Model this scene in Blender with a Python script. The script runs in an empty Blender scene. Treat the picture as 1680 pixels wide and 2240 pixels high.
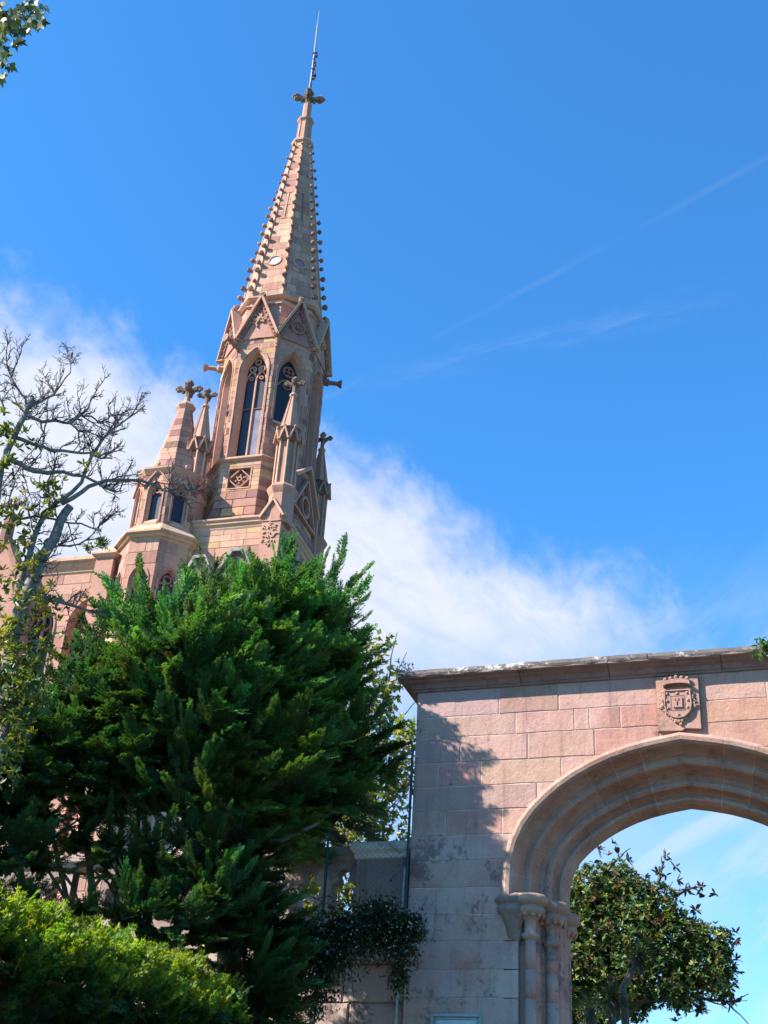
import bpy, math, random
import numpy as np
from math import sin, cos, pi, radians as rad, sqrt, atan2
from mathutils import Vector, Matrix

random.seed(7)
rng = np.random.default_rng(7)
scene = bpy.context.scene
col = scene.collection

# ------------------------------------------------------------------ camera
FPX, PITCH, ROLL = 2736.8, rad(30.661), rad(3.793)
CAM = Vector((0, 0, 1.6))
fwd = Vector((0, cos(PITCH), sin(PITCH)))
r0 = Vector((1, 0, 0)); u0 = Vector((0, -sin(PITCH), cos(PITCH)))
RIGHT = r0 * cos(ROLL) + u0 * sin(ROLL)
UP = u0 * cos(ROLL) - r0 * sin(ROLL)
cam_data = bpy.data.cameras.new("camera")
cam = bpy.data.objects.new("camera", cam_data)
col.objects.link(cam)
cam_data.sensor_fit = 'HORIZONTAL'
cam_data.sensor_width = 36
cam_data.lens = 36 * FPX / 1680
cam_data.clip_start = 0.1
cam_data.clip_end = 5000
M = Matrix((RIGHT, UP, -fwd)).transposed().to_4x4()
M.translation = CAM
cam.matrix_world = M
scene.camera = cam

def ray(px, py):
    return (fwd + RIGHT * ((px - 840) / FPX) - UP * ((py - 1120) / FPX)).normalized()

def spot(px, py, dist):
    """the point seen at photo pixel (px, py) at this horizontal distance"""
    d = ray(px, py)
    return CAM + d * (dist / math.hypot(d.x, d.y))

# ------------------------------------------------------------------ light
SUN = Vector((-0.7474, -0.2285, 0.6239)).normalized()
sun_data = bpy.data.lights.new("sun", 'SUN')
sun_data.energy = 5.0
sun_data.angle = rad(0.55)
sun_data.color = (1.0, 0.93, 0.83)
sun = bpy.data.objects.new("sun", sun_data)
col.objects.link(sun)
sun.rotation_euler = SUN.to_track_quat('Z', 'Y').to_euler()
sun.location = (-20, -5, 40)

world = bpy.data.worlds.new("World")
scene.world = world
world.use_nodes = True
wt = world.node_tree
for n in list(wt.nodes): wt.nodes.remove(n)
class NT:
    """tiny helper to write node trees"""
    def __init__(s, t): s.t = t
    def n(s, typ, ins=None, **kw):
        nd = s.t.nodes.new(typ)
        for k, v in kw.items(): setattr(nd, k, v)
        if ins:
            for k, v in ins.items():
                sock = nd.inputs[k]
                if isinstance(v, bpy.types.NodeSocket): s.t.links.new(v, sock)
                elif isinstance(v, bpy.types.Node): s.t.links.new(v.outputs[0], sock)
                else: sock.default_value = v
        return nd
    def math(s, op, a, b=0.0, c=0.0, clamp=False):
        return s.n('ShaderNodeMath', {0: a, 1: b, 2: c}, operation=op, use_clamp=clamp)
    def dot(s, a, v):
        nd = s.n('ShaderNodeVectorMath', {0: a, 1: v}, operation='DOT_PRODUCT')
        return nd.outputs['Value']
    def smooth(s, x, a, b, lo=0.0, hi=1.0):
        return s.n('ShaderNodeMapRange', {0: x, 1: a, 2: b, 3: lo, 4: hi}, interpolation_type='SMOOTHSTEP').outputs[0]
    def mix(s, f, a, b, blend='MIX'):
        nd = s.n('ShaderNodeMix', data_type='RGBA', blend_type=blend, clamp_factor=True)
        for idx, v in ((0, f), (6, a), (7, b)):
            if isinstance(v, bpy.types.Node): v = v.outputs[0]
            if isinstance(v, bpy.types.NodeSocket): s.t.links.new(v, nd.inputs[idx])
            elif idx == 0: nd.inputs[0].default_value = v
            else: nd.inputs[idx].default_value = (*v, 1) if len(v) == 3 else v
        return nd.outputs[2]
    def noise(s, vec, scale, detail=3, rough=.55, dist=0.0):
        nd = s.n('ShaderNodeTexNoise', {'Vector': vec, 'Scale': scale, 'Detail': detail, 'Roughness': rough, 'Distortion': dist})
        return nd.outputs[0]
W = NT(wt)
sky = W.n('ShaderNodeTexSky', sky_type='NISHITA')
sky.sun_disc = False
sky.sun_elevation = math.asin(SUN.z)
sky.sun_rotation = atan2(SUN.x, SUN.y)
sky.air_density = 1.0; sky.dust_density = 0.3; sky.ozone_density = 2.0
tc = W.n('ShaderNodeTexCoord')
D = tc.outputs['Generated']
def edge_normal(p, q):           # plane through the eye and two directions
    return tuple(ray(*p).cross(ray(*q)).normalized())
# clouds: high thin cloud sheets set by direction
def streak(px_dir, along, across):
    """noise stretched along a sky direction"""
    a = (ray(*px_dir[0]) - ray(*px_dir[1])).normalized()
    c = ray(*px_dir[0]); b = a.cross(c).normalized()
    x = W.math('MULTIPLY', W.dot(D, tuple(a)), along); y = W.math('MULTIPLY', W.dot(D, tuple(b)), across)
    z = W.math('MULTIPLY', W.dot(D, tuple(c)), 2.0)
    return W.n('ShaderNodeCombineXYZ', {0: x, 1: y, 2: z}).outputs[0]
wob = W.math('MULTIPLY_ADD', W.noise(D, 9, 6, .6), 0.11, -0.055)
fib = W.math('MULTIPLY_ADD', W.noise(streak(((0, 600), (500, 1300)), 7, 26), 1.0, 9, .62, .8), 0.055, -0.028)
fib = W.math('ADD', fib, W.math('MULTIPLY_ADD', W.noise(D, 26, 8, .62, .5), .07, -.035))
n1 = edge_normal((0, 590), (1420, 1300))
if Vector(n1).dot(ray(300, 1100)) < 0: n1 = tuple(-Vector(n1))
m1 = W.math('ADD', W.math('ADD', W.dot(D, n1), wob), fib)
up_edge = W.smooth(m1, -0.020, 0.068)
n2 = edge_normal((850, 1480), (1500, 1370))
if Vector(n2).dot(ray(1000, 1100)) < 0: n2 = tuple(-Vector(n2))
m2 = W.math('ADD', W.dot(D, n2), wob)
low_edge = W.smooth(m2, -0.055, 0.05, .42, 1.0)
n4 = edge_normal((1560, 1200), (1560, 2200))
if Vector(n4).dot(ray(1000, 1500)) < 0: n4 = tuple(-Vector(n4))
right_edge = W.smooth(W.math('ADD', W.dot(D, n4), wob), -0.14, 0.12, .34, 1.0)
ripple = W.smooth(W.math('MULTIPLY_ADD', W.noise(D, 11, 8, .6, .4), .5, W.math('MULTIPLY', W.noise(streak(((700, 1000), (1300, 1250)), 16, 40), 1.0, 8, .66, .8), .5)), .34, .56, .76, 1.0)
big = W.math('MULTIPLY', W.math('MULTIPLY', up_edge, low_edge), W.math('MULTIPLY', ripple, right_edge))
# thin cirrus streaks low in the sky and a faint old contrail
cir = W.noise(streak(((1300, 2150), (1660, 1900)), 6, 26), 1.0, 5, .6, .6)
cirm = W.smooth(cir, .34, .74, 0.10, .62)
n5 = edge_normal((0, 1420), (1680, 1330))
if Vector(n5).dot(ray(800, 2200)) < 0: n5 = tuple(-Vector(n5))
cirm = W.math('MULTIPLY', cirm, W.smooth(W.dot(D, n5), -.08, .12, 0.0, 1.0))
n3 = edge_normal((1080, 670), (1680, 345))
tr = W.math('ABSOLUTE', W.math('ADD', W.dot(D, n3), W.math('MULTIPLY_ADD', W.noise(D, 30, 3), .006, -.003)))
tr = W.math('MULTIPLY', W.smooth(tr, 0.0, .004, .045, 0.0), W.smooth(W.noise(D, 12, 3), .35, .7, .1, 1.0))
n6 = edge_normal((930, 800), (1330, 705))
wi = W.math('ABSOLUTE', W.math('ADD', W.dot(D, n6), W.math('MULTIPLY', wob, .5)))
c6 = tuple(ray(1170, 745))
wi = W.math('MULTIPLY', W.smooth(wi, 0.0, .014, .12, 0.0), W.smooth(W.noise(streak(((930, 800), (1330, 705)), 9, 60), 1.0, 6, .68), .40, .75, 0.0, 1.0))
wi = W.math('MULTIPLY', wi, W.smooth(W.dot(D, c6), .985, .998))
mask = W.math('MAXIMUM', W.math('MAXIMUM', big, cirm), W.math('MAXIMUM', tr, wi))
haze_ = W.n('ShaderNodeSeparateXYZ', {0: D}).outputs[2]
mask = W.math('MULTIPLY', mask, W.smooth(haze_, 0.0, .12), clamp=True)
SKY_GAIN = (0.34, 0.93, 1.36)
blue = W.mix(1.0, sky.outputs[0], SKY_GAIN, 'MULTIPLY')
CLOUD = (3.6, 3.75, 4.1)
skyc = W.mix(W.math('MULTIPLY', mask, .97), blue, CLOUD)
bg = W.n('ShaderNodeBackground', {'Color': skyc, 'Strength': 0.10})
W.n('ShaderNodeOutputWorld', {'Surface': bg})

vs = scene.view_settings
vs.view_transform = 'Standard'; vs.look = 'None'; vs.exposure = 1.32; vs.gamma = 1.0
vs.use_curve_mapping = False
scene.cycles.max_bounces = 5
scene.cycles.transparent_max_bounces = 8

# ------------------------------------------------------------------ materials
def new_mat(name):
    m = bpy.data.materials.new(name); m.use_nodes = True
    for n in list(m.node_tree.nodes): m.node_tree.nodes.remove(n)
    return m, NT(m.node_tree)

def stone_mat(name, lth=(.74, 1.0), streaks=.45, grain=9.0, stain=0.35, lichen=0.0, lichen_scale=5.0, bump=.25, dark=0.0, strata=0.0, gain=1.0, lichen_col=(.52, .40, .345)):
    """sandstone: block tint from the 'tint' colour attribute, mottled and weathered"""
    m, N = new_mat(name)
    pos = N.n('ShaderNodeNewGeometry').outputs['Position']
    tint = N.n('ShaderNodeAttribute', attribute_name='tint').outputs['Color']
    a = N.noise(pos, grain * .35, 5, .62)
    b = N.noise(pos, grain * 2.2, 5, .7)
    c = N.mix(N.smooth(a, .3, .72, 0.0, stain), tint, (.62, .60, .66), 'MULTIPLY')
    c = N.mix(N.smooth(b, .42, .72, 0.0, .38), c, (1.28, 1.22, 1.2), 'MULTIPLY')
    c = N.mix(N.smooth(b, .28, .45, .32, 0.0), c, (.55, .5, .52), 'MULTIPLY')
    sv = N.n('ShaderNodeMapping', {'Vector': pos, 'Scale': (grain * .9, grain * .9, grain * .07)})
    sn = N.noise(sv.outputs[0], 1.0, 5, .65, .3)
    c = N.mix(N.smooth(sn, .50, .74, 0.0, streaks), c, (.42, .37, .37), 'MULTIPLY')
    if strata:
        s = N.n('ShaderNodeMapping', {'Vector': pos, 'Scale': (2.0, 2.0, 26.0), 'Rotation': (.12, .05, 0)})
        st = N.noise(s.outputs[0], 1.0, 4, .6, .6)
        c = N.mix(N.smooth(st, .35, .7, 0.0, strata), c, (.72, .66, .62), 'MULTIPLY')
    if lichen:
        big = N.noise(pos, lichen_scale * .3, 4, .6)
        sp = N.noise(pos, lichen_scale * 6, 5, .75)
        zz = N.n('ShaderNodeSeparateXYZ', {0: pos}).outputs[2]
        lowz = N.smooth(zz, 4.2, 6.6, .19, -.03)
        f = N.smooth(N.math('ADD', N.math('MULTIPLY_ADD', sp, .42, big), lowz), lth[0], lth[1], 0.0, lichen)
        c = N.mix(f, c, lichen_col)
        dk = N.smooth(N.math('ADD', N.math('MULTIPLY_ADD', N.noise(pos, 23, 4, .7), .5, N.noise(pos, 1.9, 4, .6)), N.math('MULTIPLY', lowz, .4)), .86, .97, 0.0, dark)
        c = N.mix(dk, c, (.055, .05, .055))
    if gain != 1.0: c = N.mix(1.0, c, (gain,) * 3, 'MULTIPLY')
    pit = N.noise(pos, grain * 7, 3, .7)
    c = N.mix(N.smooth(pit, .28, .42, .45, 0.0), c, (.5, .45, .46), 'MULTIPLY')
    c = N.mix(N.smooth(pit, .60, .74, 0.0, .4), c, (1.35, 1.3, 1.28), 'MULTIPLY')
    h = N.math('MULTIPLY_ADD', pit, .35, N.math('MULTIPLY_ADD', b, .5, a))
    bp = N.n('ShaderNodeBump', {'Strength': bump, 'Distance': .02, 'Height': h})
    p = N.n('ShaderNodeBsdfPrincipled', {'Base Color': c, 'Roughness': .93, 'Normal': bp.outputs[0]})
    p.inputs['Specular IOR Level'].default_value = .18
    N.n('ShaderNodeOutputMaterial', {'Surface': p})
    return m

def leaf_mat(name, trans=.32, rough=.5, spec=.35, tcol=(1.25, 1.35, .5)):
    m, N = new_mat(name)
    tint = N.n('ShaderNodeAttribute', attribute_name='tint').outputs['Color']
    pos = N.n('ShaderNodeNewGeometry').outputs['Position']
    c = N.mix(N.smooth(N.noise(pos, 3.0, 3), .3, .7, 0, .45), tint, (.66, .72, .7), 'MULTIPLY')
    p = N.n('ShaderNodeBsdfPrincipled', {'Base Color': c, 'Roughness': rough})
    p.inputs['Specular IOR Level'].default_value = spec
    t = N.n('ShaderNodeBsdfTranslucent', {'Color': N.mix(1.0, c, tcol, 'MULTIPLY')})
    mx = N.n('ShaderNodeMixShader', {0: trans, 1: p.outputs[0], 2: t.outputs[0]})
    N.n('ShaderNodeOutputMaterial', {'Surface': mx})
    return m

def plain_mat(name, colr, rough=.7, metal=0.0, spec=.3, noise=0.0, nscale=12, bump=0.0):
    m, N = new_mat(name)
    pos = N.n('ShaderNodeNewGeometry').outputs['Position']
    nz = N.noise(pos, nscale, 5, .65)
    c = N.mix(N.smooth(nz, .3, .7, 0, noise), colr, (.45, .45, .45), 'MULTIPLY')
    p = N.n('ShaderNodeBsdfPrincipled', {'Base Color': c, 'Roughness': rough, 'Metallic': metal})
    p.inputs['Specular IOR Level'].default_value = spec
    if bump:
        bp = N.n('ShaderNodeBump', {'Strength': bump, 'Distance': .02, 'Height': nz})
        N.t.links.new(bp.outputs[0], p.inputs['Normal'])
    N.n('ShaderNodeOutputMaterial', {'Surface': p})
    return m

CH_STONE = stone_mat('chapel_sandstone', grain=4.0, stain=.3, bump=.35, strata=.35)
GATE_STONE = stone_mat('gate_sandstone', grain=11, stain=.4, lichen=.48, bump=.8, dark=.6)
MOULD_STONE = stone_mat('moulded_sandstone', grain=10, stain=.55, lichen=.3, bump=.6, dark=.5, strata=.3)
COPING = stone_mat('lichen_coping', lth=(.71, .80), streaks=.3, grain=14, stain=.5, lichen=.95, lichen_scale=4.0, bump=.6, dark=.5, lichen_col=(.62, .56, .48))
WALL_STONE = stone_mat('wall_sandstone', grain=9, stain=.5, lichen=.6, bump=.5, dark=.6)
GLASS = plain_mat('window_glass', (.028, .024, .036), rough=.32, spec=.35, noise=.5, nscale=1.5)
PALE_GLASS = plain_mat('pale_glass', (.20, .17, .21), rough=.3, spec=.5, noise=.8, nscale=2.2)
SLATE = plain_mat('slate', (.10, .105, .12), rough=.6, noise=.5, nscale=8, bump=.3)
BARK = plain_mat('bark', (.16, .135, .115), rough=.9, noise=.8, nscale=22, bump=.6, spec=.1)
BARK_PALE = plain_mat('pale_bark', (.26, .235, .205), rough=.9, noise=.9, nscale=28, bump=.6, spec=.1)
TWIG = plain_mat('twig', (.13, .10, .095), rough=.9, noise=.5, nscale=30, spec=.1)
IRON = plain_mat('iron', (.06, .06, .085), rough=.55, metal=.4, noise=.4)
CONDUCTOR = plain_mat('conductor_metal', (.20, .18, .22), rough=.6, metal=.2)
GREEN_PAINT = plain_mat('green_paint', (.012, .05, .045), rough=.45, noise=.3)
WIRE = plain_mat('wire', (.10, .13, .12), rough=.5, metal=.5)
GREY_METAL = plain_mat('grey_metal', (.33, .37, .36), rough=.5, noise=.5, nscale=20)
PANEL = plain_mat('panel', (.42, .45, .48), rough=.25, spec=.6, noise=.3, nscale=6)
WHITE_DISC = plain_mat('white_disc', (.8, .79, .75), rough=.5)
CYPRESS = leaf_mat('cypress_leaf', .36, .6, .25, (1.7, 1.8, .5))
HEDGE = leaf_mat('hedge_leaf', .38, .55, .25, (1.5, 1.45, .3))
LEAF = leaf_mat('broad_leaf', .35, .42, .45, (1.4, 1.35, .4))
MAGNOLIA = leaf_mat('magnolia_leaf', .32, .42, .35, (1.5, 1.2, .4))
PETAL = leaf_mat('petal', .3, .6, .2, (1, 1, 1))

# ------------------------------------------------------------------ object helpers
def link(name, mesh, mat=None, parent=None):
    o = bpy.data.objects.new(name, mesh)
    col.objects.link(o)
    if mat and len(mesh.materials) == 0: mesh.materials.append(mat)
    if parent: o.parent = parent
    return o

def thing(name, label, cat, loc=(0, 0, 0), rotz=0, group=None):
    o = bpy.data.objects.new(name, None); col.objects.link(o)
    o.location = loc; o.rotation_euler = (0, 0, rotz)
    o.empty_display_size = .3
    o['label'] = label; o['category'] = cat
    if group: o['group'] = group
    return o

def V(*a): return Vector(a)

class MB:
    def __init__(s): s.v = []; s.f = []; s.t = []
    def add(s, verts, faces, tint=(1, 1, 1)):
        b = len(s.v); s.v += [tuple(p) for p in verts]
        s.f += [tuple(i + b for i in f) for f in faces]; s.t += [tint] * len(faces)
    def prism(s, front, back, tint=(1, 1, 1)):
        n = len(front)
        s.add(list(front) + list(back), [tuple(range(n)), tuple(range(2 * n - 1, n - 1, -1))] +
              [(i, i + n, (i + 1) % n + n, (i + 1) % n) for i in range(n)], tint)
    def box(s, a, b, tint=(1, 1, 1)):
        x0, y0, z0 = a; x1, y1, z1 = b
        s.prism([(x0, y0, z0), (x1, y0, z0), (x1, y0, z1), (x0, y0, z1)], [(x0, y1, z0), (x1, y1, z0), (x1, y1, z1), (x0, y1, z1)], tint)
    def loft(s, rings, tint=(1, 1, 1), caps=True):
        n = len(rings[0]); vs_ = [p for r in rings for p in r]; fs = []
        for k in range(len(rings) - 1):
            for i in range(n):
                j = (i + 1) % n
                fs.append((k * n + i, k * n + j, (k + 1) * n + j, (k + 1) * n + i))
        if caps:
            fs.append(tuple(range(n - 1, -1, -1))); fs.append(tuple((len(rings) - 1) * n + i for i in range(n)))
        s.add(vs_, fs, tint)
    def lathe(s, c, prof, n=8, rot=pi / 8, tint=(1, 1, 1)):
        s.loft([[(c[0] + r * cos(rot + 2 * pi * i / n), c[1] + r * sin(rot + 2 * pi * i / n), z) for i in range(n)] for r, z in prof], tint)
    def tube(s, pts, rad_, n=6, tint=(1, 1, 1)):
        pts = [Vector(p) for p in pts]
        rr = rad_ if isinstance(rad_, (list, tuple)) else [rad_] * len(pts)
        d0 = (pts[1] - pts[0]).normalized()
        a = d0.orthogonal().normalized(); rings = []
        for i, p in enumerate(pts):
            d = (pts[min(i + 1, len(pts) - 1)] - pts[max(i - 1, 0)])
            if d.length < 1e-9: d = d0
            d.normalize(); a = (a - d * a.dot(d)).normalized(); b = d.cross(a)
            rings.append([tuple(p + (a * cos(2 * pi * k / n) + b * sin(2 * pi * k / n)) * rr[i]) for k in range(n)])
        s.loft(rings, tint)
    def ball(s, c, r, tint=(1, 1, 1), n=8, m=5, sq=(1, 1, 1)):
        rings = []
        for k in range(m + 1):
            th = pi * k / m; rk = max(sin(th), .03)
            rings.append([(c[0] + sq[0] * r * rk * cos(2 * pi * i / n), c[1] + sq[1] * r * rk * sin(2 * pi * i / n), c[2] - sq[2] * r * cos(th)) for i in range(n)])
        s.loft(rings, tint)
    def mesh(s, name, mat=None, smooth=False):
        me = bpy.data.meshes.new(name)
        me.from_pydata(s.v, [], s.f)
        ca = me.color_attributes.new('tint', 'FLOAT_COLOR', 'CORNER')
        arr = np.repeat(np.array([(*t, 1.0) for t in s.t], dtype=np.float32), [len(f) for f in s.f], axis=0)
        ca.data.foreach_set('color', arr.ravel())
        if smooth: me.polygons.foreach_set('use_smooth', [True] * len(me.polygons))
        if mat: me.materials.append(mat)
        me.update()
        return me
    def build(s, name, mat, parent=None, smooth=False, kind=None):
        o = link(name, s.mesh(name, mat, smooth), None, parent)
        if kind: o['kind'] = kind
        return o

def big_mesh(name, verts, tris, tints, mat, parent=None, kind=None):
    """verts (n,3), tris (m,3), tints (m,3)"""
    me = bpy.data.meshes.new(name)
    me.vertices.add(len(verts)); me.vertices.foreach_set('co', verts.astype(np.float32).ravel())
    me.loops.add(len(tris) * 3); me.loops.foreach_set('vertex_index', tris.astype(np.int32).ravel())
    me.polygons.add(len(tris)); me.polygons.foreach_set('loop_start', np.arange(0, len(tris) * 3, 3, dtype=np.int32))
    me.polygons.foreach_set('loop_total', np.full(len(tris), 3, dtype=np.int32))
    me.update(calc_edges=True)
    ca = me.color_attributes.new('tint', 'FLOAT_COLOR', 'CORNER')
    c4 = np.ones((len(tris) * 3, 4), np.float32); c4[:, :3] = np.repeat(tints, 3, axis=0)
    ca.data.foreach_set('color', c4.ravel())
    me.materials.append(mat)
    o = link(name, me, None, parent)
    if kind: o['kind'] = kind
    return o

def jit(c, a=.12):
    k = 1 + random.uniform(-a, a)
    return tuple(max(0, x * k * (1 + random.uniform(-a, a) * .4)) for x in c)

# ------------------------------------------------------------------ pointed arch helpers
def arc_half(hw, rise):
    """half width of a two-centred arch at height t above the springing"""
    R = (hw * hw + rise * rise) / (2 * hw)
    cx = hw - R
    return lambda t: max(0.0, cx + sqrt(max(0.0, R * R - t * t)))

class Opening:
    def __init__(s, sc, hw, zb, zs, za):
        s.sc, s.hwm, s.zb, s.zs, s.za = sc, hw, zb, zs, za
        s.fn = arc_half(hw, za - zs)
    def hw(s, z):
        if z <= s.zb - 1e-6 or z >= s.za: return 0.0
        return s.hwm if z <= s.zs else s.fn(z - s.zs)
    def path(s, grow=0.0, n=9):
        """outline from bottom left up over the apex and down to bottom right"""
        hw = s.hwm + grow; za = s.za + grow * 1.25
        fn = arc_half(hw, za - s.zs)
        L = [(-hw, s.zb)] + [(-fn((za - s.zs) * (1 - (1 - k / n) ** 1.6)), s.zs + (za - s.zs) * (1 - (1 - k / n) ** 1.6)) for k in range(n + 1)]
        return [(s.sc + a, z) for a, z in L] + [(s.sc - a, z) for a, z in L[-2::-1]]

BLOCKS = []      # (size, MB) of the chapel's blocks
def masonry(fmap, z0, z1, half, course, blen, palette, openings=(), thick=.05, gap=.018, out=None, phase=0, proud=.012, jag=0.0):
    """courses of separate stones on a surface; fmap(s, z, d) -> point, half(z) -> (s_left, s_right)"""
    out = BLOCKS if out is None else out
    n = max(1, round((z1 - z0) / course)); h = (z1 - z0) / n
    for k in range(n):
        a, b = z0 + k * h, z0 + (k + 1) * h
        zm = (a + b) / 2
        sl, sr = half(zm)
        cuts = [sl]; x = sl + blen * (.5 if (k + phase) % 2 else 1.0) * random.uniform(.85, 1.15)
        while x < sr - blen * .35:
            cuts.append(x); x += blen * random.uniform(.8, 1.25)
        cuts.append(sr)
        cuts = sorted(cuts)
        pieces = list(zip(cuts[:-1], cuts[1:]))
        for op in openings:
            if op.za > a and op.zb < b:
                new = []
                for p, q in pieces:
                    if p < op.sc < q: new += [(p, op.sc), (op.sc, q)]
                    else: new.append((p, q))
                pieces = new
        for p, q in pieces:
            if q - p < gap * 2: continue
            zs_ = [a + gap / 2] + [a + h * t for t in ((.25, .5, .75) if openings else ())] + [b - gap / 2]
            left = []; right = []
            hl = half(a); hr = half(b)
            for z in zs_:
                l_, r_ = p + gap / 2, q - gap / 2
                hz = half(z)
                if p <= sl + 1e-6: l_ = hz[0] + gap * .2
                if q >= sr - 1e-6: r_ = hz[1] - gap * .2
                for op in openings:
                    w = op.hw(z)
                    if w > 0:
                        if (p + q) / 2 < op.sc: r_ = min(r_, op.sc - w)
                        else: l_ = max(l_, op.sc + w)
                left.append((l_, z)); right.append((r_, z))
            keep = [(l, r) for l, r in zip(left, right) if r[0] - l[0] > .012]
            if len(keep) < 2: continue
            poly = [l for l, r in keep][::-1] + [r for l, r in keep]
            poly = poly[::-1]
            t = random.uniform(0, proud)
            mb = MB()
            tint = jit(random.choice(palette), .1)
            mb.prism([fmap(s, z, t) for s, z in poly], [fmap(s, z, -thick) for s, z in poly], tint)
            area = (q - p) * h
            out.append((area, mb))

def surface(mb, fmap, z0, z1, half, openings, tint, d=-.02, dz=.12, depth=None):
    """the plain bed behind the stones, with the same openings"""
    zs_ = sorted(set([z0, z1] + [z for op in openings for z in [op.zb, op.zs, op.za] + [op.zs + (op.za - op.zs) * t for t in (.2, .4, .6, .75, .87, .95)] if z0 < z < z1]))
    for a, b in zip(zs_[:-1], zs_[1:]):
        la, ra = half(a); lb, rb = half(b)
        segs = [((la, ra), (lb, rb))]
        for op in openings:
            if op.zb < (a + b) / 2 < op.za:
                wa, wb = op.hw(a + 1e-5), op.hw(b - 1e-5)
                new = []
                for (p, q), (p2, q2) in segs:
                    if p < op.sc < q:
                        new += [((p, op.sc - wa), (p2, op.sc - wb)), ((op.sc + wa, q), (op.sc + wb, q2))]
                    else: new.append(((p, q), (p2, q2)))
                segs = new
        for (p, q), (p2, q2) in segs:
            if depth is None:
                mb.add([fmap(p, a, d), fmap(q, a, d), fmap(q2, b, d), fmap(p2, b, d)], [(0, 1, 2, 3)], tint)
            else:
                mb.prism([fmap(p, a, d), fmap(q, a, d), fmap(q2, b, d), fmap(p2, b, d)], [fmap(p, a, d - depth), fmap(q, a, d - depth), fmap(q2, b, d - depth), fmap(p2, b, d - depth)], tint)

def sweep(mb, paths, tint, closed=False):
    """paths: list of 3D polylines of equal length, skinned one to the next"""
    n = len(paths[0]); vs_ = [p for pa in paths for p in pa]; fs = []
    m = len(paths)
    for k in range(m if closed else m - 1):
        k2 = (k + 1) % m
        for i in range(n - 1): fs.append((k * n + i, k * n + i + 1, k2 * n + i + 1, k2 * n + i))
    mb.add(vs_, fs, tint)

def ring2d(fmap, mb, cs, cz, r, w, d0, d1, tint, n=12, rot=0):
    """flat ring standing in a facet (tracery)"""
    P = []
    for rr, dd in ((r, d0), (r, d1), (r - w, d1), (r - w, d0)):
        P.append([fmap(cs + rr * cos(rot + 2 * pi * i / n), cz + rr * sin(rot + 2 * pi * i / n), dd) for i in range(n)])
    vs_ = [p for q in P for p in q]; fs = []
    for k in range(4):
        for i in range(n):
            j = (i + 1) % n; k2 = (k + 1) % 4
            fs.append((k * n + i, k * n + j, k2 * n + j, k2 * n + i))
    mb.add(vs_, fs, tint)

def bar2d(fmap, mb, pts, w, d0, d1, tint):
    """a bar along 2D points (s,z) in a facet"""
    for (a, b) in zip(pts[:-1], pts[1:]):
        dx, dz = b[0] - a[0], b[1] - a[1]; L = math.hypot(dx, dz) or 1
        nx, nz = -dz / L * w / 2, dx / L * w / 2
        ex, ez = dx / L * w * .25, dz / L * w * .25
        q = [(a[0] - ex + nx, a[1] - ez + nz), (a[0] - ex - nx, a[1] - ez - nz), (b[0] + ex - nx, b[1] + ez - nz), (b[0] + ex + nx, b[1] + ez + nz)]
        mb.prism([fmap(s, z, d1) for s, z in q], [fmap(s, z, d0) for s, z in q], tint)

# palettes (base colours of the stone itself)
PINK = (0.445, 0.239, 0.177); ROSE = (0.358, 0.185, 0.143); PURPLE = (0.250, 0.132, 0.113); OCHRE = (0.490, 0.308, 0.160); TAN = (0.484, 0.283, 0.195); SAND = (0.528, 0.342, 0.228); MORTAR = (0.575, 0.414, 0.310)
P_MAIN = [PINK, PINK, ROSE, ROSE, TAN]
P_DRUM = [ROSE, PURPLE, OCHRE, TAN, PINK, PINK, ROSE, PINK, ROSE]
P_SPIRE = [TAN, SAND, TAN, (.40, .235, .165), PINK, ROSE, PINK]
P_YEL = [OCHRE, SAND, OCHRE, TAN]

# ================================================================== CHAPEL
CO = V(-4.2096, 36.1384, 0)
chapel = thing('chapel', 'pink sandstone gothic chapel with a tall crocketed spire and a stair turret, behind the trees', 'chapel', CO, -rad(17))

def facet(cx, cy, ang, ap):
    """fmap for a vertical or battered facet; ap is a number or function of z"""
    n = (cos(ang), sin(ang)); e = (-n[1], n[0])
    f = ap if callable(ap) else (lambda z: ap)
    return lambda s, z, d: (cx + n[0] * (f(z) + d) + e[0] * s, cy + n[1] * (f(z) + d) + e[1] * s, z)

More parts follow.
